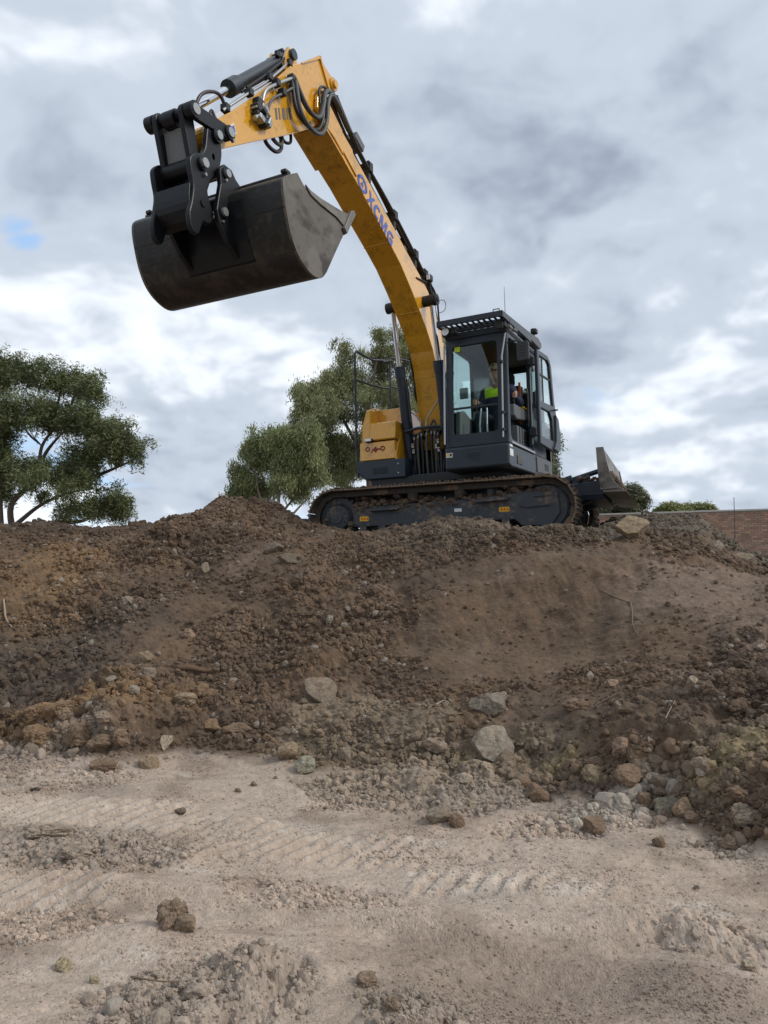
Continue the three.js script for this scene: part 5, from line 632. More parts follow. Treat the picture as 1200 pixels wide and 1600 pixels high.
// ------------------------------------------------------------------ brick building on the right
{
  const ux = 0.821, uz = 0.571, B = new THREE.Group(); B.name = 'brick_building'; B.position.set(14.1, 0, -31); B.rotation.y = -Math.atan2(uz, ux); scene.add(B);
  tag(B, 'long low red-brown brick building with a pale coping behind the heap', 'building');
  const H = 3.42, X0 = -13, X1 = 17, child = (n, g, m) => { const o = shade(new THREE.Mesh(g, m)); o.name = n; B.add(o); return o; };
  child('wall', merge([bx(X0, X1, 0, H, -0.4, -0.02, 0.004)]), std({ color: lin(0.46, 0.42, 0.37), roughness: 1, map: soilMap }));
  child('coping', merge([bx(X0 - 0.05, 2.2, H, H + 0.07, -0.45, 0.05, 0.01)]), std({ color: lin(0.55, 0.53, 0.48), roughness: 0.7 })); child('roof', merge([plateX([[-0.3, H - 0.05], [-8, H - 0.05], [-8, H + 0.3]], X0, X1, 0.01)]), std({ color: lin(0.3, 0.3, 0.3), roughness: 0.8 }));
  const rnd = RNG(81), pos = [], nor = [], col = [], idx = [], tones = [[0.470, 0.292, 0.200], [0.392, 0.231, 0.158], [0.448, 0.286, 0.194], [0.347, 0.220, 0.163], [0.426, 0.275, 0.200], [0.347, 0.237, 0.179]];
  const unit = new THREE.BoxGeometry(1, 1, 1), up = unit.attributes.position, un = unit.attributes.normal, ui = unit.index; let nv = 0;
  for (let r = 0; r < 39; r++) for (let k = 0; k < 125; k++) { const x = X0 + 0.12 + k * 0.24 + (r % 2) * 0.12, y = 0.05 + r * 0.0865, c = tones[(rnd() * 6) | 0], v = 0.85 + 0.3 * rnd(), d = 0.018 + 0.006 * rnd(); if (x > X1 - 0.12) continue;
    for (let i = 0; i < 24; i++) { pos.push(x + up.getX(i) * 0.226, y + up.getY(i) * 0.072, -0.02 + d / 2 + up.getZ(i) * d); nor.push(un.getX(i), un.getY(i), un.getZ(i)); col.push(c[0] * v, c[1] * v, c[2] * v); }
    for (let i = 0; i < 36; i++) idx.push(nv + ui.getX(i)); nv += 24; }
  const g = new THREE.BufferGeometry(); g.setAttribute('position', new THREE.Float32BufferAttribute(pos, 3)); g.setAttribute('normal', new THREE.Float32BufferAttribute(nor, 3)); g.setAttribute('color', new THREE.Float32BufferAttribute(col, 3)); g.setIndex(idx);
  child('bricks', g, std({ vertexColors: true, roughness: 0.95 })).userData.kind = 'stuff';
  tag(top('pole', merge([rod([13.15, 0, -29], [13.15, 2.45, -29], 0.022, 0.02, 8), rod([13.15, 2.4, -29], [13.15, 3.83, -29], 0.016, 0.012, 8)]), std({ color: lin(0.06, 0.05, 0.05), roughness: 0.7 })), 'thin dark upright pole in front of the brick building', 'pole');
}

// ------------------------------------------------------------------ trees
const bark = std({ color: lin(0.20, 0.165, 0.13), roughness: 0.95, bumpMap: grainBump, bumpScale: 0.02 });
function leafSpray(n, size, len, wid, droop, seed) {          // a twig's worth of long narrow leaves
  const rnd = RNG(seed), p = [], nrm = [];
  for (let k = 0; k < n; k++) {
    const c = V(rnd() - 0.5, rnd() - 0.5, rnd() - 0.5).multiplyScalar(size), d = V((rnd() - 0.5) * 1.6, -droop + (rnd() - 0.5) * 1.3, (rnd() - 0.5) * 1.6).normalize(), s = V(rnd() - 0.5, rnd() - 0.5, rnd() - 0.5).cross(d).normalize(), l = len * (0.6 + 0.8 * rnd()), w = wid * (0.7 + 0.6 * rnd()), up = d.clone().cross(s).multiplyScalar(w * 0.5);
    const a = c, m1 = c.clone().addScaledVector(d, l * 0.45).addScaledVector(s, w).add(up), m2 = c.clone().addScaledVector(d, l * 0.45).addScaledVector(s, -w).add(up), b = c.clone().addScaledVector(d, l).addScaledVector(up, 1.5);
    for (const t of [[a, m1, b], [a, b, m2]]) { const q = t[1].clone().sub(t[0]).cross(t[2].clone().sub(t[0])).normalize(); for (const v of t) { p.push(v.x, v.y, v.z); nrm.push(q.x, q.y, q.z); } }
  }
  const g = new THREE.BufferGeometry(); g.setAttribute('position', new THREE.Float32BufferAttribute(p, 3)); g.setAttribute('normal', new THREE.Float32BufferAttribute(nrm, 3)); return g;
}
function limb(pts, r0, r1) {                 // tapered, slightly crooked branch
  const c = new THREE.CatmullRomCurve3(pts.map((p) => V(...p))), n = pts.length * 5, g = new THREE.TubeGeometry(c, n, 1, 7, false), p = g.attributes.position;
  for (let i = 0; i <= n; i++) { const q = c.getPointAt(i / n), r = lerp(r0, r1, i / n); for (let k = 0; k <= 7; k++) { const o = i * 8 + k; p.setXYZ(o, q.x + (p.getX(o) - q.x) * r, q.y + (p.getY(o) - q.y) * r, q.z + (p.getZ(o) - q.z) * r); } }
  g.computeVertexNormals(); return g;
}
function tree(name, label, category, group, z, clumps, limbs, o) {
  const rnd = RNG(o.seed), base = limbs.length ? limbs[0][0] : clumps[0], t = new THREE.Group(); t.name = numbered(name); t.position.set(base[0], 0, z); scene.add(t); tag(t, label, category, group);
  const cl = clumps.map(([x, y, rx, ry]) => [x - base[0] + (rnd() - 0.5) * 0.25 * rx, y + (rnd() - 0.5) * 0.5 * ry, (rnd() - 0.5) * o.deep, rx * (0.85 + 0.3 * rnd()), ry * (o.tall ?? 1) * (0.8 + 0.4 * rnd())]);
  if (o.fill) { const n = cl.length; for (let i = 0; i < n; i++) for (let j = i + 1; j < n; j++) if (Math.hypot(cl[i][0] - cl[j][0], cl[i][1] - cl[j][1]) < 1.25 && rnd() < o.fill) cl.push([0, 1, 2, 3, 4].map((k) => (cl[i][k] + cl[j][k]) / 2 * (k > 2 ? 0.8 : 1))); }
  if (limbs.length) {
    const trunk = [], list = limbs.map((l, i) => { const dz = i ? (rnd() - 0.5) * o.deep * 0.6 : 0; return l.map(([x, y], k) => [x - base[0], y, i ? dz * k / (l.length - 1) : 0.15 * Math.sin(k * 2)]); });
    list[0].unshift([list[0][0][0] - 0.05, -0.2, 0]);
    list.forEach((l, i) => trunk.push(limb(l, i ? o.r * 0.5 : o.r, i ? o.r * 0.12 : o.r * 0.25)));
    for (const c of cl) { let best = null, bd = 9; for (const l of list) for (const q of l) { const d = Math.hypot(q[0] - c[0], q[1] - c[1] + 0.3); if (d < bd) { bd = d; best = q; } } if (best && bd < 2.5) for (let k = 0; k < 3; k++) trunk.push(limb([best, [lerp(best[0], c[0], 0.5) + 0.2 * (rnd() - 0.5), lerp(best[1], c[1], 0.5) - 0.05, lerp(best[2], c[2], 0.5)], [c[0] + c[3] * (rnd() - 0.5), c[1] + c[4] * (rnd() - 0.3) * 1.6, c[2] + 0.3 * (rnd() - 0.5)]], o.r * 0.12, o.r * 0.025)); }
    const m = shade(new THREE.Mesh(merge(trunk), o.bark ?? bark)); m.name = 'trunk'; t.add(m);
  }
  const area = cl.reduce((a, c) => a + c[3] * c[4], 0), mats = [], cols = [], q = new THREE.Quaternion(), e = new THREE.Euler();
  for (const c of cl) {
    const n = Math.round(o.n * c[3] * c[4] / area), rz = o.rz ?? Math.max(c[3], c[4]) * 1.1;
    const ball = () => { const d = V(rnd() * 2 - 1, rnd() * 2 - 1, rnd() * 2 - 1).normalize(); return d.multiplyScalar(Math.pow(rnd(), 0.45)); };
    const tufts = Array.from({ length: Math.max(3, Math.round(n / 9)) }, () => ball().multiplyScalar(rnd() < 0.35 ? 1.45 : 1.02));
    for (let k = 0; k < n; k++) {
      const f = tufts[(rnd() * tufts.length) | 0], stray = rnd() < 0.13, j = ball().multiplyScalar(stray ? 0.75 : 0.20 + 0.22 * rnd()); if (stray) j.y -= 0.15;
      e.set((rnd() - 0.5) * 0.9, rnd() * 6.28, (rnd() - 0.5) * 0.9); q.setFromEuler(e); const s = o.size * (0.7 + 0.6 * rnd());
      mats.push(new THREE.Matrix4().compose(V(c[0] + c[3] * (f.x + j.x), c[1] + c[4] * (f.y + j.y), c[2] + rz * (f.z + j.z)), q, V(s, s, s)));
      const g = rnd(), b = 0.75 + 0.5 * rnd(); cols.push(mixc(o.c0, o.c1, g).map((v) => v * b));
    }
  }
  const im = new THREE.InstancedMesh(o.spray, o.leaf ?? leafMat, mats.length); mats.forEach((m, i) => { im.setMatrixAt(i, m); im.setColorAt(i, lin(...cols[i])); }); im.name = 'crown'; shade(im); im.userData.kind = 'stuff'; t.add(im);
  return t;
}
const leafMat = phy({ color: lin(1, 1, 1), roughness: 0.62, transmission: 0.3, thickness: 0, side: THREE.DoubleSide }); leafMat.name = 'leaf';
const gum = leafSpray(20, 0.44, 0.17, 0.015, 0.8, 3), fuller = leafSpray(22, 0.44, 0.14, 0.018, 0.3, 4);
const leftClumps = [[-11.81,7.42,0.45,0.37],[-11.22,7.42,0.54,0.35],[-10.38,7.29,0.62,0.37],[-9.71,7.12,0.5,0.37],[-9.2,6.83,0.5,0.33],[-8.77,6.57,0.31,0.31],[-10.64,6.11,0.66,0.37],[-10.01,5.86,0.62,0.37],[-9.51,5.73,0.37,0.33],[-11.01,5.86,0.45,0.37],[-11.59,5.69,0.33,0.25],[-11.73,4.85,0.5,0.54],[-11.6,4.43,0.45,0.45],[-11.84,4.22,0.33,0.41],[-8.58,5.48,0.54,0.37],[-8.12,5.14,0.5,0.37],[-7.57,4.73,0.35,0.33],[-8.84,5.69,0.29,0.25],[-8.32,4.93,0.41,0.25],[-9.31,4.52,0.54,0.41],[-9.63,4.02,0.54,0.33],[-10.22,4.02,0.58,0.37],[-9.05,3.77,0.45,0.37],[-10.71,3.89,0.33,0.25],[-8.62,3.27,0.54,0.29],[-8.2,2.93,0.41,0.25],[-7.87,3.18,0.25,0.21],[-9.28,2.93,0.29,0.21],[-9.53,3.02,0.25,0.25],[-9.94,2.89,0.21,0.17],[-10.44,2.93,0.21,0.21],[-11.7,3.56,0.33,0.21],[-12.55,7.12,0.62,0.45],[-13.29,6.74,0.62,0.5],[-12.64,5.86,0.62,0.41],[-13.37,5.27,0.62,0.5],[-12.6,4.64,0.58,0.5],[-13.21,4.02,0.58,0.45]];
const leftLimbs = [[[-11.49,2.11],[-11.52,3.18],[-11.16,3.77],[-10.8,4.31],[-10.61,5.02],[-10.34,5.61]], [[-11.42,2.6],[-10.78,3.22],[-9.96,3.64],[-9.3,3.77]], [[-10.8,4.31],[-10.4,4.85],[-9.99,5.19],[-9.5,5.52]], [[-11.82,2.11],[-11.82,3.39],[-11.71,4.85],[-11.74,6.53],[-11.76,7.25]], [[-10.38,5.52],[-10.36,6.45],[-10.38,7.25]], [[-10.25,5.52],[-9.76,5.94],[-9.52,6.45],[-9.15,6.79]], [[-9.64,4.43],[-9.07,4.73],[-8.74,5.1],[-8.25,5.27]], [[-9.3,4.02],[-8.81,4.14],[-8.23,4.35],[-7.61,4.6]], [[-10.35,2.64],[-9.27,2.73],[-8.62,3.18],[-8.08,3.02]], [[-11.82,3.39],[-12.39,4.43],[-13.04,5.27],[-13.2,6.53]]];
tree('gum_tree', 'large spreading dark green gum tree beyond the left end of the mound', 'tree', null, -24, leftClumps, leftLimbs, { seed: 11, deep: 3.2, r: 0.15, n: 7800, fill: 0.22, tall: 1.3, size: 0.74, bark: std({ color: lin(0.13, 0.105, 0.085), roughness: 0.95 }), spray: fuller, c0: [0.078, 0.10, 0.032], c1: [0.20, 0.228, 0.078] });
tree('gum_tree', 'tall grey-green gum tree directly behind the boom and the yellow housing', 'tree', null, -28, [[-3.15,6.25,0.5,0.45],[-3.0,5.6,0.5,0.45],[-3.3,5.1,0.45,0.4],[-2.65,7.3,0.5,0.45],[-2.9,6.75,0.5,0.45],[-3.3,4.6,0.4,0.35],[0.06,9.57,0.41,0.41],[-0.23,8.92,0.69,0.52],[-1.17,9.15,0.46,0.41],[-1.41,8.44,0.64,0.46],[-2.11,8.5,0.41,0.29],[-0.23,8.03,0.75,0.58],[-1.0,7.79,0.69,0.58],[-1.87,7.79,0.69,0.52],[-2.46,7.49,0.52,0.46],[-2.81,6.96,0.46,0.46],[-1.99,6.96,0.69,0.52],[-1.11,6.96,0.69,0.52],[-0.35,7.2,0.64,0.46],[-2.8,6.37,0.41,0.35],[-2.22,6.2,0.64,0.46],[-1.4,6.02,0.64,0.52],[-2.33,5.55,0.64,0.46],[-1.63,5.31,0.69,0.46],[-1.05,4.96,0.35,0.35],[-2.44,4.96,0.58,0.41],[-1.98,4.61,0.64,0.41],[-2.79,4.61,0.35,0.29],[-1.4,4.38,0.46,0.29],[0.71,9.63,0.52,0.46],[1.41,9.75,0.58,0.46],[1.94,9.72,0.35,0.35],[0.94,8.8,0.75,0.58],[1.64,8.86,0.58,0.52],[0.82,7.79,0.75,0.58],[1.64,7.79,0.64,0.64],[0.93,6.61,0.81,0.64],[1.75,6.61,0.64,0.64],[0.93,5.43,0.81,0.58],[-0.82,5.67,0.69,0.52],[-0.52,4.96,0.69,0.46],[0.06,6.14,0.69,0.58]], [[[-0.46,2.46],[-0.52,3.8],[-0.58,5.55],[-0.53,7.32],[-0.23,8.8]], [[-0.55,4.96],[-1.4,6.43],[-1.99,7.73],[-2.23,8.32]], [[-0.53,6.14],[0.35,7.91],[0.94,9.09],[1.29,9.57]], [[-0.52,4.38],[-1.4,5.08],[-2.22,6.14],[-2.69,6.73]], [[-0.52,5.55],[0.64,6.49],[1.52,7.32]], [[-0.46,3.8],[-1.63,4.26],[-2.33,4.85]]], { seed: 12, deep: 3.6, r: 0.17, n: 7800, fill: 0.12, size: 0.85, spray: gum, c0: [0.165, 0.185, 0.078], c1: [0.35, 0.365, 0.165] });
tree('gum_tree', 'small pale-limbed gum tree left of the tall one behind the mound', 'tree', null, -24, [[-3.3,5.59,0.4,0.3],[-3.7,5.29,0.45,0.3],[-4.2,5.04,0.35,0.22],[-3.1,5.19,0.55,0.4],[-3.94,4.73,0.55,0.35],[-4.49,4.33,0.35,0.3],[-3.54,4.48,0.55,0.35],[-3.04,4.63,0.45,0.4],[-4.19,4.18,0.45,0.3],[-4.63,3.68,0.35,0.3],[-4.28,3.68,0.4,0.25],[-4.73,3.43,0.25,0.2],[-3.69,3.93,0.3,0.25],[-2.79,4.08,0.4,0.35],[-2.45,4.6,0.4,0.35],[-2.3,5.3,0.4,0.4],[-2.2,4.2,0.35,0.3],[-2.5,5.8,0.35,0.35],[-3.04,3.78,0.3,0.25],[-2.59,3.68,0.3,0.2],[-2.7,5.09,0.3,0.3]], [[[-3.23,2.34],[-3.26,3.18],[-3.26,3.98],[-3.19,4.48],[-3.1,5.19]], [[-3.33,2.74],[-3.68,3.23],[-3.88,3.53],[-3.99,4.23],[-4.14,4.73]], [[-3.21,2.83],[-3.03,3.18],[-2.59,3.68],[-2.39,4.08]], [[-3.26,3.98],[-3.54,4.68],[-3.65,5.29]], [[-3.08,2.59],[-2.73,3.03],[-2.19,3.58]], [[-3.68,3.23],[-4.28,3.58],[-4.63,3.68]]], { seed: 13, deep: 2.2, r: 0.10, n: 2600, size: 0.85, spray: gum, c0: [0.165, 0.195, 0.076], c1: [0.34, 0.37, 0.16], bark: std({ color: lin(0.30, 0.26, 0.22), roughness: 0.9 }) });
tree('gum_tree', 'gum tree behind the cab, its foliage showing beside the cab door', 'tree', null, -31, [[6.75,6.36,0.22,0.3],[6.85,5.71,0.22,0.28],[6.6,5.06,0.25,0.3],[6.1,6.23,0.5,0.6],[6.06,5.45,0.77,0.77],[5.56,6.75,0.77,0.92],[5.16,5.97,0.87,0.92],[4.65,7.01,0.77,0.77],[4.39,5.97,0.87,1.03],[5.69,7.54,0.62,0.62]], [[[5.5,1.34],[5.53,4.42],[5.94,6.23],[6.71,6.23]],[[5.53,4.42],[5.03,6.23],[4.65,7.01]]], { seed: 14, deep: 2.5, r: 0.2, n: 3400, size: 1.1, spray: gum, c0: [0.08, 0.10, 0.05], c1: [0.17, 0.18, 0.09] });
tree('leafy_tree', 'grey-green tree behind the brick building, just right of the dozer blade', 'tree', null, -46, [[14.86,5.25,0.41,0.3],[15.26,4.99,0.41,0.25],[15.51,4.76,0.25,0.2],[14.6,5.4,0.3,0.2],[14.25,5.25,0.3,0.3],[13.11,4.38,0.36,0.23],[13.62,4.43,0.36,0.23],[14.13,4.33,0.3,0.25],[14.64,4.38,0.3,0.23],[12.86,4.63,0.36,0.25],[13.88,4.79,0.46,0.3],[14.49,4.84,0.41,0.3]], [[[14.3, 1.5], [14.3, 3.0], [14.4, 4.6]], [[14.3, 2.5], [13.4, 3.6], [13.1, 4.3]], [[14.3, 3.0], [14.9, 4.4], [15.2, 4.9]]], { seed: 15, deep: 1.6, r: 0.13, n: 1900, size: 1.3, spray: fuller, c0: [0.09, 0.105, 0.06], c1: [0.2, 0.21, 0.1] });
tree('leafy_tree', 'bright yellow-green tree left of the pair above the brick wall', 'tree', null, -47, [[17.14,4.38,0.39,0.26],[17.55,4.31,0.36,0.23],[16.93,4.18,0.26,0.21],[18.07,4.28,0.41,0.26],[17.7,4.12,0.41,0.21]], [[[17.5, 1.0], [17.5, 3.0], [17.5, 4.4]], [[17.5, 2.6], [17.0, 3.6], [16.95, 4.3]], [[17.5, 2.8], [18.0, 3.8], [18.1, 4.4]]], { seed: 16, deep: 1.4, r: 0.12, n: 1500, size: 1.2, spray: fuller, c0: [0.15, 0.18, 0.045], c1: [0.30, 0.31, 0.08] });
tree('leafy_tree', 'yellow-green tree right of the pair above the brick wall, near the pole', 'tree', null, -50, [[19.25,4.5,0.34,0.24],[19.69,4.43,0.29,0.19],[20.08,4.53,0.39,0.27],[20.51,4.55,0.43,0.24],[20.9,4.45,0.29,0.19],[21.33,4.38,0.19,0.12],[20.26,4.31,0.48,0.19]], [[[20.2, 1.0], [20.2, 3.0], [20.2, 4.6]], [[20.2, 2.6], [19.5, 3.8], [19.3, 4.6]], [[20.2, 2.8], [20.7, 4.0], [20.9, 4.6]]], { seed: 17, deep: 1.6, r: 0.12, n: 1900, size: 1.2, spray: fuller, c0: [0.14, 0.165, 0.045], c1: [0.28, 0.29, 0.08] });
// a gum tree behind the photographer, seen only as a reflection in the windscreen
{
  const r = RNG(5), cl = []; for (let k = 0; k < 24; k++) cl.push([-15.2 + 3.4 * (r() - 0.5) * 2, 4.2 + 5.5 * r(), 0.5 + 0.6 * r(), 0.35 + 0.45 * r()]);
  tree('gum_tree', 'gum tree behind the photographer, mirrored in the windscreen', 'tree', null, 6.5, cl, [[[-14.6, 0.5], [-14.7, 2.5], [-14.9, 5], [-15.2, 8]], [[-14.7, 2.4], [-13.4, 4], [-12.8, 6]], [[-14.8, 3.5], [-16.5, 5.5], [-17.5, 7.5]], [[-14.9, 5], [-13.8, 6.6], [-13.4, 8.4]]], { seed: 18, deep: 5, r: 0.25, n: 3500, size: 1.3, spray: gum, c0: [0.05, 0.06, 0.03], c1: [0.1, 0.11, 0.05] });
}

// ------------------------------------------------------------------ stones and clods that can be told apart
const ROCKTONE = { tan: [0.324, 0.244, 0.155], grey: [0.324, 0.277, 0.215], darkgrey: [0.240, 0.209, 0.165], greybrown: [0.279, 0.223, 0.164], pink: [0.372, 0.254, 0.180], green: [0.324, 0.306, 0.225], brown: [0.240, 0.161, 0.102], pale: [0.432, 0.351, 0.260], greendark: [0.228, 0.209, 0.155], tanpink: [0.360, 0.249, 0.160], darkbrown: [0.262, 0.190, 0.133], orange: [0.270, 0.175, 0.100], dark: [0.194, 0.156, 0.118], pinkgrey: [0.300, 0.226, 0.165], darktan: [0.287, 0.209, 0.141], yellow: [0.422, 0.344, 0.214], dry: [0.380, 0.307, 0.236], black: [0.027, 0.024, 0.021], chalk: [0.552, 0.464, 0.360] };
function rockGeo(kind, seed, tone, detail = 15) {
  const rnd = RNG(seed), planes = [], slab = kind === 'slab', np = { slab: 9, block: 11, round: 22, clod: 16, crumb: 8 }[kind];
  for (let k = 0; k < np; k++) { const a = rnd() * 6.283, u = slab ? (rnd() - 0.5) * 0.5 : rnd() * 2 - 1, s = Math.sqrt(1 - u * u); planes.push([s * Math.cos(a), s * Math.sin(a), u, 0.72 + 0.28 * rnd()]); }
  if (slab) planes.push([0.06, 0.04, 0.995, 0.5], [-0.05, 0.05, -0.995, 0.5], [0.2, 0.4, 0.89, 0.62]);
  let g = new THREE.IcosahedronGeometry(1, detail); g.deleteAttribute('uv'); g.deleteAttribute('normal'); g = mergeVertices(g, 1e-4);
  const p = g.attributes.position, c = new Float32Array(p.count * 3), rough = { slab: 0.05, block: 0.09, round: 0.10, clod: 0.17, crumb: 0.26 }[kind], k0 = seed * 3.7;
  for (let i = 0; i < p.count; i++) {
    const x = p.getX(i), y = p.getY(i), z = p.getZ(i); let r = 1.25;
    for (const q of planes) { const d = x * q[0] + y * q[1] + z * q[2]; if (d > 0.02) { const e = q[3] / d; r = kind === 'block' || kind === 'crumb' || slab ? Math.min(r, e) : smin(r, e, 0.25); } }
    const n = fbm(x * 1.9 + k0 + z, y * 1.9 - z * 1.2 + k0, 3, 600), n2 = fbm(x * 6 + z * 3 + k0, y * 6 - z * 4, 4, 610, 0.6);
    r += rough * (n * 1.4 + n2 * 0.8) + (kind === 'clod' || kind === 'crumb' ? 0.18 * lumps(x * 3 + z * 1.7 + k0, y * 3 - z, 620) : 0);
    p.setXYZ(i, x * r, y * r, z * r);
    const v = 1 + 0.5 * n2 + 0.3 * n, dirt = sstep(-0.05, 0.35, fbm(x * 2.3 - k0, y * 2.3 + z * 2, 3, 630)) * 0.65, t = mixc(tone, [0.21, 0.152, 0.108], dirt); c.set([t[0] * v, t[1] * v, t[2] * v], i * 3);
  }
  g.setAttribute('color', new THREE.BufferAttribute(c, 3)); if (detail > 6) g = toCreasedNormals(g, 0.42); else g.computeVertexNormals(); g.computeBoundingBox(); boxUV(g, 0.8); return g;
}
const rockMat = std({ vertexColors: true, roughness: 0.95, map: soilMap, bumpMap: soilBump, bumpScale: 0.01 }); rockMat.name = 'rock';
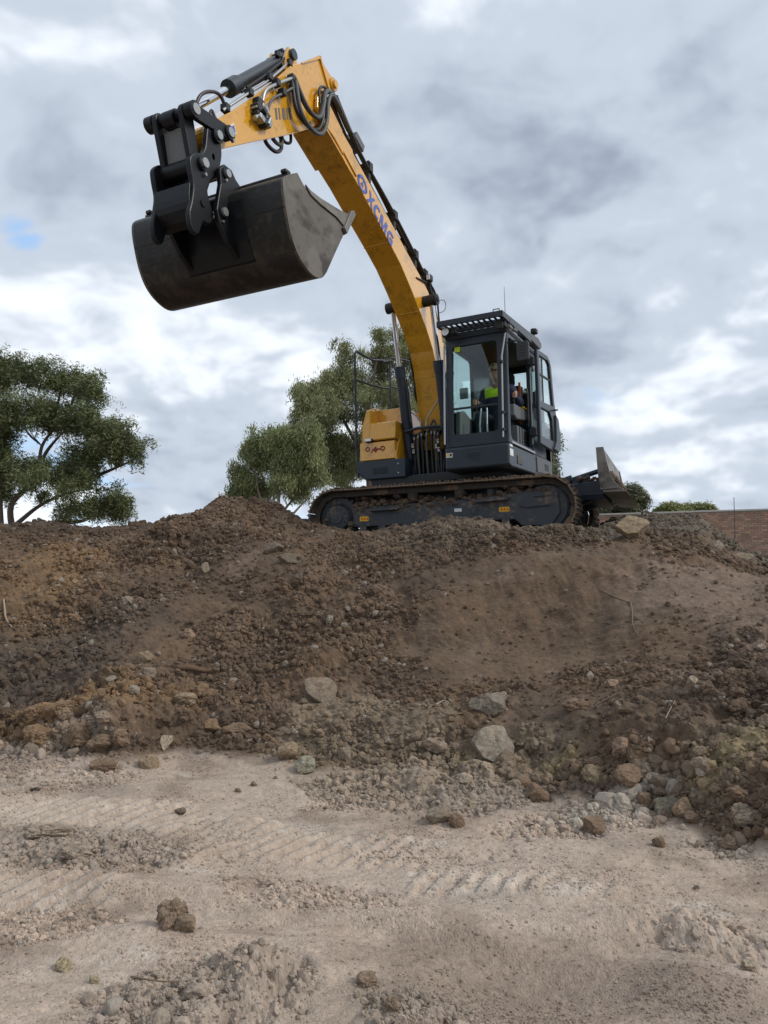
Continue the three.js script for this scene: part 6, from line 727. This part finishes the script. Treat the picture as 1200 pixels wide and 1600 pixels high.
const ROCKS = [
  [2.60, -8.11, 0.349, 0.268, 'slab', 'tan', 'concrete_slab', 'large flat tan concrete slab leaning on the heap below the dozer blade', 'slab'],
  [0.80, -5.69, 0.311, 0.301, 'slab', 'grey', 'stone_slab', 'tall pale grey stone slab standing on edge at the foot of the slope', 'slab'],
  [0.82, -6.06, 0.301, 0.180, 'block', 'darkgrey', 'boulder', 'blocky grey boulder half buried just above the tall pale slab', 'boulder'],
  [-0.55, -6.59, 0.294, 0.273, 'slab', 'greybrown', 'stone_slab', 'broad square grey-brown stone set in the slope above the gravel spill', 'slab'],
  [1.58, -5.16, 0.145, 0.141, 'block', 'pink', 'boulder', 'smooth pale pink boulder alone on the dark lower slope', 'boulder'],
  [-0.57, -5.77, 0.153, 0.134, 'block', 'green', 'rock', 'pale greenish rock at the edge of the bare ground, below the square stone', 'rock'],
  [-1.76, -5.94, 0.162, 0.128, 'round', 'tan', 'rock', 'rounded tan rock sitting at the edge of the bare ground, left of centre', 'rock'],
  [-2.10, -5.88, 0.224, 0.117, 'block', 'brown', 'rock', 'low flat brown rock left of the rounded tan rock', 'rock'],
  [-0.74, -5.97, 0.168, 0.158, 'block', 'tan', 'rock', 'tan angular rock just left above the greenish rock', 'rock'],
  [0.35, -4.75, 0.181, 0.110, 'block', 'greybrown', 'rock', 'dark undercut grey-brown rock at the front of the gravel spill', 'rock'],
  [0.43, -4.68, 0.097, 0.097, 'round', 'brown', 'rock', 'small rounded brown rock touching the undercut grey-brown rock', 'rock'],
  [0.55, -5.10, 0.143, 0.118, 'block', 'pale', 'rock', 'pale angular rock on the gravel behind the undercut rock', 'rock'],
  [1.25, -4.65, 0.154, 0.115, 'block', 'brown', 'rock', 'brown pointed rock on the white crushed stone', 'rock'],
  [1.60, -4.84, 0.080, 0.108, 'block', 'brown', 'rock', 'narrow brown rock standing upright beside the grey two-toned block', 'rock'],
  [1.69, -4.75, 0.157, 0.145, 'block', 'greendark', 'rock', 'two-toned grey block with a dark shadowed face at the right of the toe', 'rock'],
  [1.77, -4.66, 0.119, 0.127, 'block', 'tanpink', 'rock', 'light tan angular rock right of the grey two-toned block', 'rock'],
  [1.79, -4.58, 0.098, 0.068, 'round', 'brown', 'rock', 'small brown rock in front of the light tan angular rock', 'rock'],
  [1.53, -4.40, 0.080, 0.066, 'round', 'brown', 'rock', 'rounded brown rock lying out on the bare ground at right', 'rock'],
  [1.88, -4.33, 0.111, 0.097, 'clod', 'darkbrown', 'soil_clod', 'dark brown round clod at the ground edge near the right side', 'clod'],
  [1.74, -4.36, 0.068, 0.036, 'round', 'greybrown', 'rock', 'small flat grey rock between the brown rock and the dark clod', 'rock'],
  [1.39, -5.17, 0.214, 0.128, 'block', 'tan', 'rock', 'tan flat-topped rock below the pink boulder', 'rock'],
  [1.57, -4.99, 0.206, 0.165, 'block', 'brown', 'boulder', 'large brown boulder directly below the pink boulder', 'boulder'],
  [1.01, -5.19, 0.142, 0.142, 'round', 'brown', 'boulder', 'round brown boulder at the toe right of the tall pale slab', 'boulder'],
  [0.96, -5.37, 0.178, 0.115, 'block', 'brown', 'rock', 'flat brown rock leaning behind the round brown boulder', 'rock'],
  [-1.73, -6.23, 0.093, 0.134, 'slab', 'pale', 'stone_slab', 'thin pale slab leaning in the rubble above the rounded tan rock', 'slab'],
  [-1.94, -7.69, 0.153, 0.114, 'round', 'pink', 'rock', 'pale pinkish rock high on the left slope above the stick', 'rock'],
  [-2.23, -7.27, 0.156, 0.132, 'round', 'tan', 'rock', 'tan rock on the left slope, left of the stick', 'rock'],
  [-2.11, -6.96, 0.150, 0.104, 'block', 'greybrown', 'rock', 'grey-brown rock on the left slope level with the stick', 'rock'],
  [-2.83, -6.41, 0.329, 0.223, 'clod', 'orange', 'soil_clod', 'wide orange-brown clod leftmost in the row at the left toe', 'clod'],
  [-2.48, -6.33, 0.241, 0.230, 'clod', 'brown', 'soil_clod', 'tall brown clod in the middle of the row at the left toe', 'clod'],
  [-2.25, -6.18, 0.235, 0.163, 'clod', 'brown', 'soil_clod', 'low brown clod right of the tall clod at the left toe', 'clod'],
  [-2.07, -6.15, 0.168, 0.148, 'clod', 'brown', 'soil_clod', 'rightmost rounded brown clod of the row at the left toe', 'clod'],
  [-2.88, -6.58, 0.196, 0.142, 'clod', 'orange', 'soil_clod', 'orange-brown clod resting above the wide clod at the left', 'clod'],
  [-2.67, -6.54, 0.238, 0.151, 'clod', 'orange', 'soil_clod', 'reddish clod behind the tall brown clod at the left toe', 'clod'],
  [-1.39, -6.38, 0.158, 0.116, 'block', 'orange', 'rock', 'orange-tan rock at the foot of the slope below the stick', 'rock'],
  [-1.18, -6.34, 0.262, 0.105, 'block', 'brown', 'rock', 'long brown slabby rock right of the orange-tan rock', 'rock'],
  [-1.67, -6.61, 0.197, 0.120, 'round', 'tan', 'rock', 'tan rounded rock on the slope below the stick', 'rock'],
  [-1.28, -8.99, 0.238, 0.179, 'block', 'dark', 'rock', 'dark angular rock on the crest left of the excavator track', 'rock'],
  [-1.03, -8.65, 0.315, 0.129, 'slab', 'dark', 'stone_slab', 'dark flat slab jutting from the crest below the left track end', 'slab'],
  [0.18, -5.86, 0.116, 0.097, 'round', 'tan', 'rock', 'egg-shaped tan rock in the middle of the toe', 'rock'],
  [-0.30, -5.87, 0.107, 0.136, 'block', 'greybrown', 'rock', 'grey-brown upright rock on the gravel spill', 'rock'],
  [0.39, -5.86, 0.213, 0.116, 'block', 'pinkgrey', 'rock', 'wide pinkish grey rock left of the tall pale slab', 'rock'],
  [2.74, -5.69, 0.071, 0.066, 'round', 'pale', 'rock', 'small pale rock on the ridge near the right edge of the picture', 'rock'],
  [2.17, -5.45, 0.077, 0.077, 'block', 'pale', 'rock', 'small pale rock upper left of the pair on the right slope', 'rock'],
  [2.21, -5.35, 0.075, 0.075, 'round', 'brown', 'rock', 'small brown rock lower right of the pair on the right slope', 'rock'],
  [1.74, -5.91, 0.098, 0.059, 'slab', 'pink', 'stone_slab', 'small flat pink stone below the smooth scraped face', 'slab'],
  [1.43, -5.76, 0.200, 0.105, 'clod', 'brown', 'soil_clod', 'jagged brown clod between the pink flat stone and the pink boulder', 'clod'],
  [-0.90, -3.36, 0.139, 0.156, 'clod', 'darkbrown', 'soil_clod', 'dark upright clod standing in the foreground at the left', 'clod'],
  [-0.84, -3.34, 0.099, 0.083, 'round', 'darktan', 'rock', 'brown rock leaning on the dark upright clod in the foreground', 'rock'],
  [-1.88, -4.46, 0.243, 0.111, 'clod', 'dry', 'soil_clod', 'long grey-brown clod on the rutted ground at the left edge', 'clod'],
  [-1.64, -4.21, 0.188, 0.118, 'clod', 'dry', 'soil_clod', 'lumpy grey clod just in front of the long grey-brown clod', 'clod'],
  [1.45, -3.17, 0.058, 0.047, 'round', 'pale', 'rock', 'pale stone at the end of the rubble patch at bottom right', 'rock'],
  [-1.25, -3.10, 0.072, 0.056, 'round', 'yellow', 'rock', 'yellowish stone in the foreground at bottom left', 'rock'],
  [-1.09, -3.00, 0.042, 0.032, 'round', 'yellow', 'rock', 'small cream stone right of the yellowish stone at bottom left', 'rock'],
  [-1.00, -5.38, 0.049, 0.036, 'clod', 'darkbrown', 'soil_clod', 'leftmost of three small dark clods on the bare pale ground', 'clod'],
  [-0.91, -5.50, 0.050, 0.041, 'clod', 'darkbrown', 'soil_clod', 'middle one of three small dark clods on the bare pale ground', 'clod'],
  [-0.78, -5.65, 0.033, 0.028, 'clod', 'darkbrown', 'soil_clod', 'rightmost and smallest of three dark clods on the bare pale ground', 'clod'],
  [-1.26, -4.88, 0.081, 0.052, 'clod', 'dark', 'soil_clod', 'dark ragged clod on the pale ground below the rounded tan rock', 'clod'],
  [1.51, -3.84, 0.029, 0.025, 'clod', 'dark', 'soil_clod', 'single small dark clod on the pale ground at right', 'clod'],
  [-0.06, -3.01, 0.085, 0.065, 'clod', 'darkbrown', 'soil_clod', 'dark brown clod in the bottom centre foreground', 'clod'],
  [0.03, -2.81, 0.060, 0.056, 'clod', 'darkbrown', 'soil_clod', 'brown clod at the bottom edge in front of the gravel patch', 'clod'],
  [-2.72, -8.21, 0.136, 0.122, 'block', 'grey', 'rock', 'grey rock high on the left slope', 'rock'],
  [-2.01, -8.72, 0.094, 0.144, 'slab', 'greybrown', 'stone_slab', 'small upright slab near the crest above the left slope', 'slab'],
  [3.80, -8.19, 0.271, 0.108, 'slab', 'greybrown', 'stone_slab', 'flat grey slab on the right shoulder of the heap, in front of the brick wall', 'slab'],
  [3.43, -7.98, 0.172, 0.145, 'block', 'grey', 'rock', 'grey rock embedded in the right heap below the thin pole', 'rock'],
  [-2.42, -5.47, 0.072, 0.032, 'clod', 'black', 'soil_clod', 'small black lump on the ground at the left edge', 'clod'],
  [1.97, -4.84, 0.096, 0.080, 'round', 'tan', 'rock', 'tan rock at the right toe beside the yellow patch', 'rock'],
  [2.11, -4.64, 0.084, 0.069, 'clod', 'darkbrown', 'soil_clod', 'dark clod in the yellow patch at the right toe', 'clod'],
  [1.96, -4.75, 0.133, 0.094, 'round', 'pinkgrey', 'rock', 'pinkish grey rounded rock at the right toe above the row of clods', 'rock'],
  [2.01, -4.40, 0.160, 0.117, 'clod', 'greybrown', 'soil_clod', 'large grey-brown clod at the right edge of the toe', 'clod'],
  [2.04, -4.50, 0.134, 0.097, 'clod', 'brown', 'soil_clod', 'brown clod above the large grey-brown clod at the right edge', 'clod'],
];
ROCKS.forEach(([x, z, w, h, kind, tone, name, label, category], i) => {
  const rnd = RNG(900 + i), g = rockGeo(kind, 30 + i, ROCKTONE[tone]), b = g.boundingBox, m = top(name, g, rockMat);
  const sx = w / (b.max.x - b.min.x), sy = h / (b.max.y - b.min.y), depth = kind === 'slab' ? 0.38 : 0.85, sz = Math.min(w, h * 1.3) * depth / (b.max.z - b.min.z);
  g.scale(sx, sy, sz); boxUV(g, 1.7); if (kind === 'slab') m.rotation.set(-0.35 - 0.25 * rnd(), (rnd() - 0.5) * 0.5, (rnd() - 0.5) * 0.25); else m.rotation.set((rnd() - 0.5) * 0.2, (rnd() - 0.5) * 0.5, (rnd() - 0.5) * 0.12);
  const s = surf(x, z); m.position.set(s[0], s[1] + h * (kind === 'slab' ? 0.36 : kind === 'clod' ? 0.2 : 0.27), s[2] - 0.1 * h); tag(m, label, category);
});

// ------------------------------------------------------------------ sticks and roots
const lay = (pts, up = 0.01) => pts.map(([x, z, y = 0]) => { const s = surf(x, z); return [s[0], s[1] + up + y, s[2]]; });
tag(top('stick', merge([limb(lay([[-1.86, -7.13], [-1.75, -7.10], [-1.62, -7.07], [-1.50, -7.05]], 0.03), 0.030, 0.026)]), M.wood), 'stout brown stick lying on the left slope', 'stick');
const rootM = std({ color: lin(0.21, 0.15, 0.10), roughness: 0.9 }), paleRoot = std({ color: lin(0.38, 0.31, 0.24), roughness: 0.9 });
tag(top('root', merge([limb(lay([[2.02, -7.25], [2.12, -7.05], [2.20, -6.95]], 0.004), 0.009, 0.006), limb(lay([[2.20, -6.95], [2.17, -6.78], [2.13, -6.62], [2.12, -6.45]], 0.008), 0.007, 0.003), limb(lay([[2.17, -6.75], [2.20, -6.62], [2.22, -6.5]], 0.006), 0.004, 0.002), limb(lay([[2.15, -6.7], [2.10, -6.6], [2.09, -6.48]], 0.006), 0.004, 0.002)]), rootM), 'branching root hanging down the smooth scraped face', 'root');
tag(top('root', merge([limb(lay([[0.41, -6.22], [0.43, -6.26, 0.02], [0.48, -6.28, 0.03], [0.53, -6.25, 0.0]], 0.015), 0.007, 0.004), limb(lay([[0.52, -6.26, 0.02], [0.55, -6.2, 0.0]], 0.03), 0.007, 0.005)]), paleRoot), 'short pale forked root left of the grey boulder', 'root');
tag(top('root', merge([limb(lay([[0.34, -6.0], [0.40, -6.08, 0.01], [0.48, -6.03, 0.01], [0.60, -6.04]], 0.02), 0.009, 0.006)]), rootM), 'long thin brown root running to the tall pale slab', 'root');
tag(top('root', merge([limb(lay([[-4.15, -8.5], [-4.08, -8.36, 0.02], [-4.0, -8.22, 0.03], [-3.88, -8.12, 0.0]], 0.01), 0.011, 0.007)]), paleRoot), 'curved pale root at the left edge of the picture', 'root');
tag(top('twig', merge([limb(lay([[1.88, -5.2], [1.93, -5.26, 0.02], [1.99, -5.33, 0.02]], 0.01), 0.003, 0.002)]), paleRoot), 'thin straw-coloured twig on the right slope', 'twig');
tag(top('twig', merge([limb(lay([[1.55, -5.72], [1.75, -5.75, 0.02], [1.95, -5.72]], 0.004), 0.004, 0.002)]), rootM), 'dark twig across the pebbles below the hanging root', 'twig');
tag(top('twig', merge([limb(lay([[-0.95, -3.0], [-0.8, -2.93, 0.01], [-0.62, -2.95]], 0.015), 0.004, 0.002)]), rootM), 'thin twig in the bottom left foreground', 'twig');

// ------------------------------------------------------------------ loose clods, pebbles and crumbs: past counting
{
  const variants = [['crumb', 101], ['block', 102], ['crumb', 103], ['crumb', 104], ['block', 105]].map(([k, s]) => { let g = rockGeo(k, s, [1, 1, 1], 4); g.deleteAttribute('color'); g = g.toNonIndexed(); g.computeVertexNormals(); return g; });
  const grit = std({ color: lin(1, 1, 1), roughness: 1, map: soilMap }); grit.name = 'loose_soil';
  const sets = variants.map(() => []), rnd = RNG(2024), q = new THREE.Quaternion(), e = new THREE.Euler();
  for (let n = 0; n < 700000; n++) {
    const f = rnd(), mound = f < 0.5, t0 = rnd() * 2 - 1, t = Math.abs(t0) < 0.9 ? t0 / 0.9 * 0.58 : Math.sign(t0) * (0.58 + (Math.abs(t0) - 0.9) * 4.5), d = mound ? 4.0 + 7.2 * Math.pow(rnd(), 0.9) : 2.15 * Math.pow(7.0 / 2.15, rnd()), x = t * d, z = -d, h = baseHeight(x, z);
    if (mound !== h > 0.03) continue;
    const r = rubble(x, z, h), k = rnd(), m = 0.10 + 0.90 * sstep(-0.35, 0.35, noise2(x * 1.1, (z - 1.25 * h) * 1.1, 90) + 0.5 * noise2(x * 3.3, (z - 1.25 * h) * 3.3, 91)), dens = mound ? (0.012 + 1.15 * Math.pow(r, 1.7)) * m : 0.02 + 0.12 * sstep(0.0, 0.5, noise2(x * 1.9, z * 1.9, 92) + 0.4 * noise2(x * 7, z * 7, 93)) + 0.9 * r * m;
    if (k > dens) continue;
    const lo = mound ? 0.0065 * Math.pow(d / 4, 0.7) : 0.0024 * d / 2.7, hi = (mound ? 0.020 + 0.048 * r * r : 0.007 + 0.030 * r), u = rnd(), a = mound ? 2.05 : 2.0; const s = Math.pow(Math.pow(lo, -a) + u * (Math.pow(hi, -a) - Math.pow(lo, -a)), -1 / a);
    const p = surf(x, z), c = soil(x, z), v = 0.72 + 0.52 * rnd(), pale = rnd() < (mound ? 0.035 : 0.05) ? 1 : 0, col = pale ? mixc(c, [0.36, 0.32, 0.27], 0.7) : c.map((w) => w * v);
    if (p[1] < -0.2) continue;
    e.set(rnd() * 6.28, rnd() * 6.28, rnd() * 6.28); q.setFromEuler(e);
    const o = s * (-0.25 + 0.55 * rnd()), vi = pale ? 1 + 2 * ((rnd() * 2) | 0) : (rnd() * 5) | 0;
    sets[vi].push([new THREE.Matrix4().compose(V(p[0] + p[3] * o, p[1] + p[4] * o, p[2] + p[5] * o), q, V(s * (0.8 + 0.5 * rnd()), s * (0.6 + 0.4 * rnd()), s)), col]);
  }
  const labels = ['rough brown soil clods strewn over the mound and ground', 'angular stone chips strewn over the mound and ground', 'crumbly soil lumps strewn over the mound and ground', 'rounded pebbles strewn over the mound and ground', 'broken stone fragments strewn over the mound and ground'], nm = ['soil_clods', 'stone_chips', 'soil_crumbs', 'pebbles', 'stone_fragments'];
  let total = 0;
  sets.forEach((l, i) => { const im = new THREE.InstancedMesh(variants[i], grit, l.length); l.forEach(([m, c], k) => { im.setMatrixAt(k, m); im.setColorAt(k, lin(...c)); }); im.name = nm[i]; shade(im); tag(im, labels[i], nm[i].replace('_', ' '), null, 'stuff'); scene.add(im); total += l.length; });
  console.log('loose pieces', total);
}
renderer.render(scene, camera);
